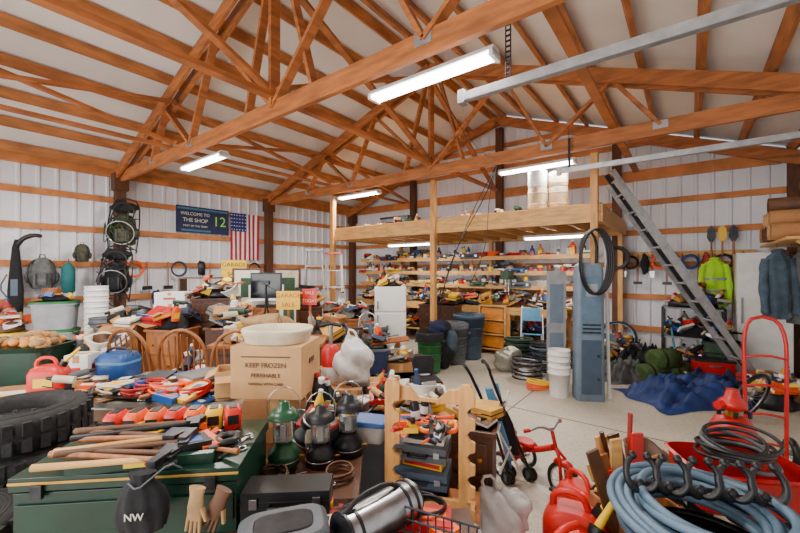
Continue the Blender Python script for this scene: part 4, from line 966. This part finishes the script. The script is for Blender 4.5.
for k in range(5): pile('workbench_tool_collection',-6.5+k*1.0,7.75,.317,.9,.4,.35,14,b=True,s=(1,2))
o=O('drill_press',-3.0,7.6,.956,b=True)
o.box((0,0,.015),(.25,.3,.03),DST); o.cyl((0,.08,.03),(0,.08,.75),.03,STEEL); o.box((0,-.02,.66),(.16,.34,.18),MGRN); o.cyl((0,-.1,.57),(0,-.1,.42),.02,STEEL); o.box((0,-.02,.3),(.22,.2,.02),DST); o.tube([(.08,-.1,.62),(.2,-.14,.55)],.008,BLK); o.done(.005)
AMB=mat('amber_ply',(214,128,32),.5,var=.25)
o=O('yellow_wooden_shelf_unit',1.95,7.85,0,-30)
for s_ in(-1,1): o.box((s_*.26,0,.5),(.03,.3,1.0),PINE)
for z in(.1,.4,.7,.98): o.box((0,0,z),(.52,.3,.025),PINE)
o.box((0,.14,.5),(.52,.01,1.0),AMB)
for z in(.25,.55,.83): o.box((-.0,-.1,z),(.46,.05,.22),AMB,(0,3,0))
o.done(.003)
dresser(.85,7.95,.8,.4,1.0,-30,WAL,3,'wooden_cabinet'); pile('small_box_group',.85,7.95,1.002,.75,.4,.3,18,yaw=-30)
def roll(r,d,z,R,h,m,name='insulation_roll'):
    o=O(name,r,d,z); o.loft([(0,R*.95,R*.95),(.02,R,R),(h-.02,R,R),(h,R*.95,R*.95)],m,24)
    for q in(.25,.75): o.torus((0,0,h*q),R,.006,PAP,(0,0,1),24,6)
    for t in range(4): o.torus((0,0,h),R*(.2+.2*t),.004,WHT,(0,0,1),24,5)
    return o.done()
PPR=mat('kraft_wrap',(186,164,132),.7,var=.3,scale=12)
roll(2.13,5.85,2.637,.14,.34,PPR);roll(2.13,5.85,2.985,.14,.25,WHT);roll(2.42,5.78,2.637,.14,.34,PPR);roll(2.42,5.78,2.983,.14,.22,CREAM);roll(2.35,6.15,2.637,.14,.38,WHT)
for k in range(5): pile('loft_storage_boxes',-5.7+k*.75,6.5,2.637,.7,.4,.12,9,b=True,s=(.7,1.1))
o=O('gray_storage_trunk',-5.5,7.2,2.637,b=True); o.box((0,0,.15),(.8,.5,.3),GRY); o.box((0,0,.32),(.83,.53,.05),DST); o.done(.01)
o=O('hanging_rope',b=True)
o.tube([(-2.3,5.4,3.3),(-2.5,5.5,2.9),(-3.0,5.55,2.2),(-3.3,5.6,1.6),(-3.45,5.62,.9)],.008,BLK,6,sub=2)
o.tube([(-2.3,5.4,3.3),(-2.75,5.45,2.6),(-3.1,5.5,1.9),(-3.35,5.55,1.3)],.006,BLK,6,sub=2)
o.tube([(-2.3,5.4,3.3),(-2.45,5.45,2.8),(-2.5,5.5,2.1),(-2.8,5.55,1.5)],.005,BLK,6,sub=2)
o.tube([(-1.75,2.7,3.38),(-1.9,3.6,3.15),(-2.3,5.35,3.3)],.004,BLK,6,sub=2); o.done()
# ---------- right gable wall
o=O('hanging_tool_rail',0,8.3,2.0,b=True); o.box((-.1,0,0),(1.9,.03,.1),PINE)
for k in range(17):
    x=-.97+k*.11; o.cyl((x,-.01,0),(x,-.07,.01),.006,STEEL,n=6)
    kd=k%4
    if kd==0: o.cyl((x,-.06,0),(x,-.06,-.3),.012,RED,n=8); o.prism([(x-.04,-.3),(x+.04,-.3),(x+.03,-.42),(x-.03,-.42)],-.065,-.055,STEEL)
    elif kd==1:
        for q in range(3): o.torus((x,-.07-.012*q,-.14),.12-.01*q,.013,[BLK,ORG,BLU,DST][(k//4)%4],(0,1,.1*q),24,6)
    elif kd==2: o.cyl((x,-.06,0),(x,-.06,-.5),.011,OAK,n=8); o.box((x,-.06,-.52),(.14,.03,.05),DST)
    else: o.blob((x,-.09,-.18),(.07,.05,.18),[BLKF,NAVY,MRED,BLKF][(k//4)%4],.2,k)
o.done()
o=O('garden_shovel_set',.42,8.25,1.0,b=True)
for k,x in enumerate((-.12,.02,.16)):
    o.cyl((x,-.05,0),(x,-.05,1.2),.014,OAK,n=8); o.prism([(x-.02,1.18),(x+.02,1.18),(x+.06,1.26),(x+.05,1.4),(x,1.46),(x-.05,1.4),(x-.06,1.26)],-.06,-.045,[DST,YEL,DST][k])
o.box((0,-.0,1.0),(.5,.04,.06),PINE); o.done()
jacket(5.2,6.25,1.12,NEON,-30,.78,.17,'hi_vis_jacket',stripe=LGRY)
o=O('upright_freezer',5.6,5.85,0,-37.4); o.box((0,0,1.0),(.62,.5,1.96),WHT); o.box((0,-.27,1.0),(.61,.05,1.9),WHT); o.box((-.25,-.315,1.1),(.025,.03,.4),LGRY); o.done(.012)
jacket(4.72,4.72,1.1,BGF,-20,.85,.15);jacket(4.95,4.62,1.05,GFAB,-40,.9,.15);jacket(5.1,4.95,1.2,BRN,-60,.75,.13)
o=O('coat_hook_rail',XR-.15,6.55,1.9,b=True); o.box((0,0,.15),(.1,1.9,.1),PINE); 
for k in range(7): o.tube([(-.05,-.8+k*.26,.15),(-.11,-.8+k*.26,.12),(-.12,-.8+k*.26,.17)],.008,STEEL,6)
o.done()
o=O('wall_shelf',1.07,6.6,2.05,b=True); o.box((0,0,0),(.5,1.9,.03),PINE); 
for y in(-.8,.8): o.beam((.2,y,-.3),(-.15,y,-.02),.03,.04,PINE)
o.done()
o=O('cardboard_tube_bundle',1.03,6.5,2.067,b=True)
for i,(y,z) in enumerate([(-.45,.09),(-.25,.09),(-.05,.09),(-.35,.25),(-.15,.25),(.15,.09),(.35,.09),(.05,.25),(-.25,.41)]):
    o.T=Matrix.Translation((0,y,z))@Matrix.Rotation(math.pi/2,4,'Y'); R=.088
    o.loft([(-.28,R*.8,R*.8),(-.28,R,R),(.28,R,R),(.28,R*.8,R*.8),(-.28,R*.8,R*.8)],[CARD,CARD2,BRN][i%3],20,caps=False)
o.T=Matrix.Identity(4); o.done()
o=O('blue_kick_scooter',-.45,7.75,0,b=True,yaw=10)
wheel(o,(-.3,0,.13),.11,.018,(0,1,0),BLK,LBLU,10); wheel(o,(.3,0,.13),.11,.018,(0,1,0),BLK,LBLU,10)
o.box((0,0,.11),(.45,.1,.02),BLU); o.cyl((.3,.0,.13),(.2,0,.9),.016,LBLU,n=10); o.tube([(.2,-.2,.92),(.2,0,.9),(.2,.2,.92)],.013,BLK,8); o.box((-.25,0,.16),(.15,.06,.02),BLU); o.done()
o=O('bicycle_wheel',-1.0,7.6,0,b=True); o.T=Matrix.Rotation(-.15,4,'X'); wheel(o,(0,0,.52),.28,.02,(0,1,0),BLK,LBLU,20); o.box((0,0,.11),(.3,.2,.22),GRY); o.done()
o=O('metal_shelf_unit',.2,7.95,0,b=True)
for x in(-.55,.25):
    for y in(-.2,.2): o.box((x,y,.55),(.04,.04,1.1),DST)
for z in(.12,.6,1.08): o.box((-.15,0,z),(.84,.44,.025),LGRY)
o.done()
for z,h in((1.095,.3),(.615,.3),(.135,.3)): pile('garage_clutter_pile',.05,7.95,z,.8,.4,h,18,b=True,s=(.8,1.4))
tote(4.9,5.75,0,.45,.35,.32,MGRN,BLK,-37,2); carton(4.35,6.6,0,.4,.35,.35,-37)
pile('garage_clutter_pile',4.9,5.75,.64,.4,.3,.25,10)
pile('garage_clutter_pile',4.7,4.75,0,.6,.5,.5,26)
# ---------- camera
cam=bpy.data.cameras.new('camera'); co=bpy.data.objects.new('camera',cam); bpy.context.collection.objects.link(co)
co.location=(0,0,1.7); co.rotation_euler=(math.pi/2,0,A); cam.lens=17.0; cam.sensor_width=36; cam.shift_y=.0056; cam.clip_start=.05
bpy.context.scene.camera=co
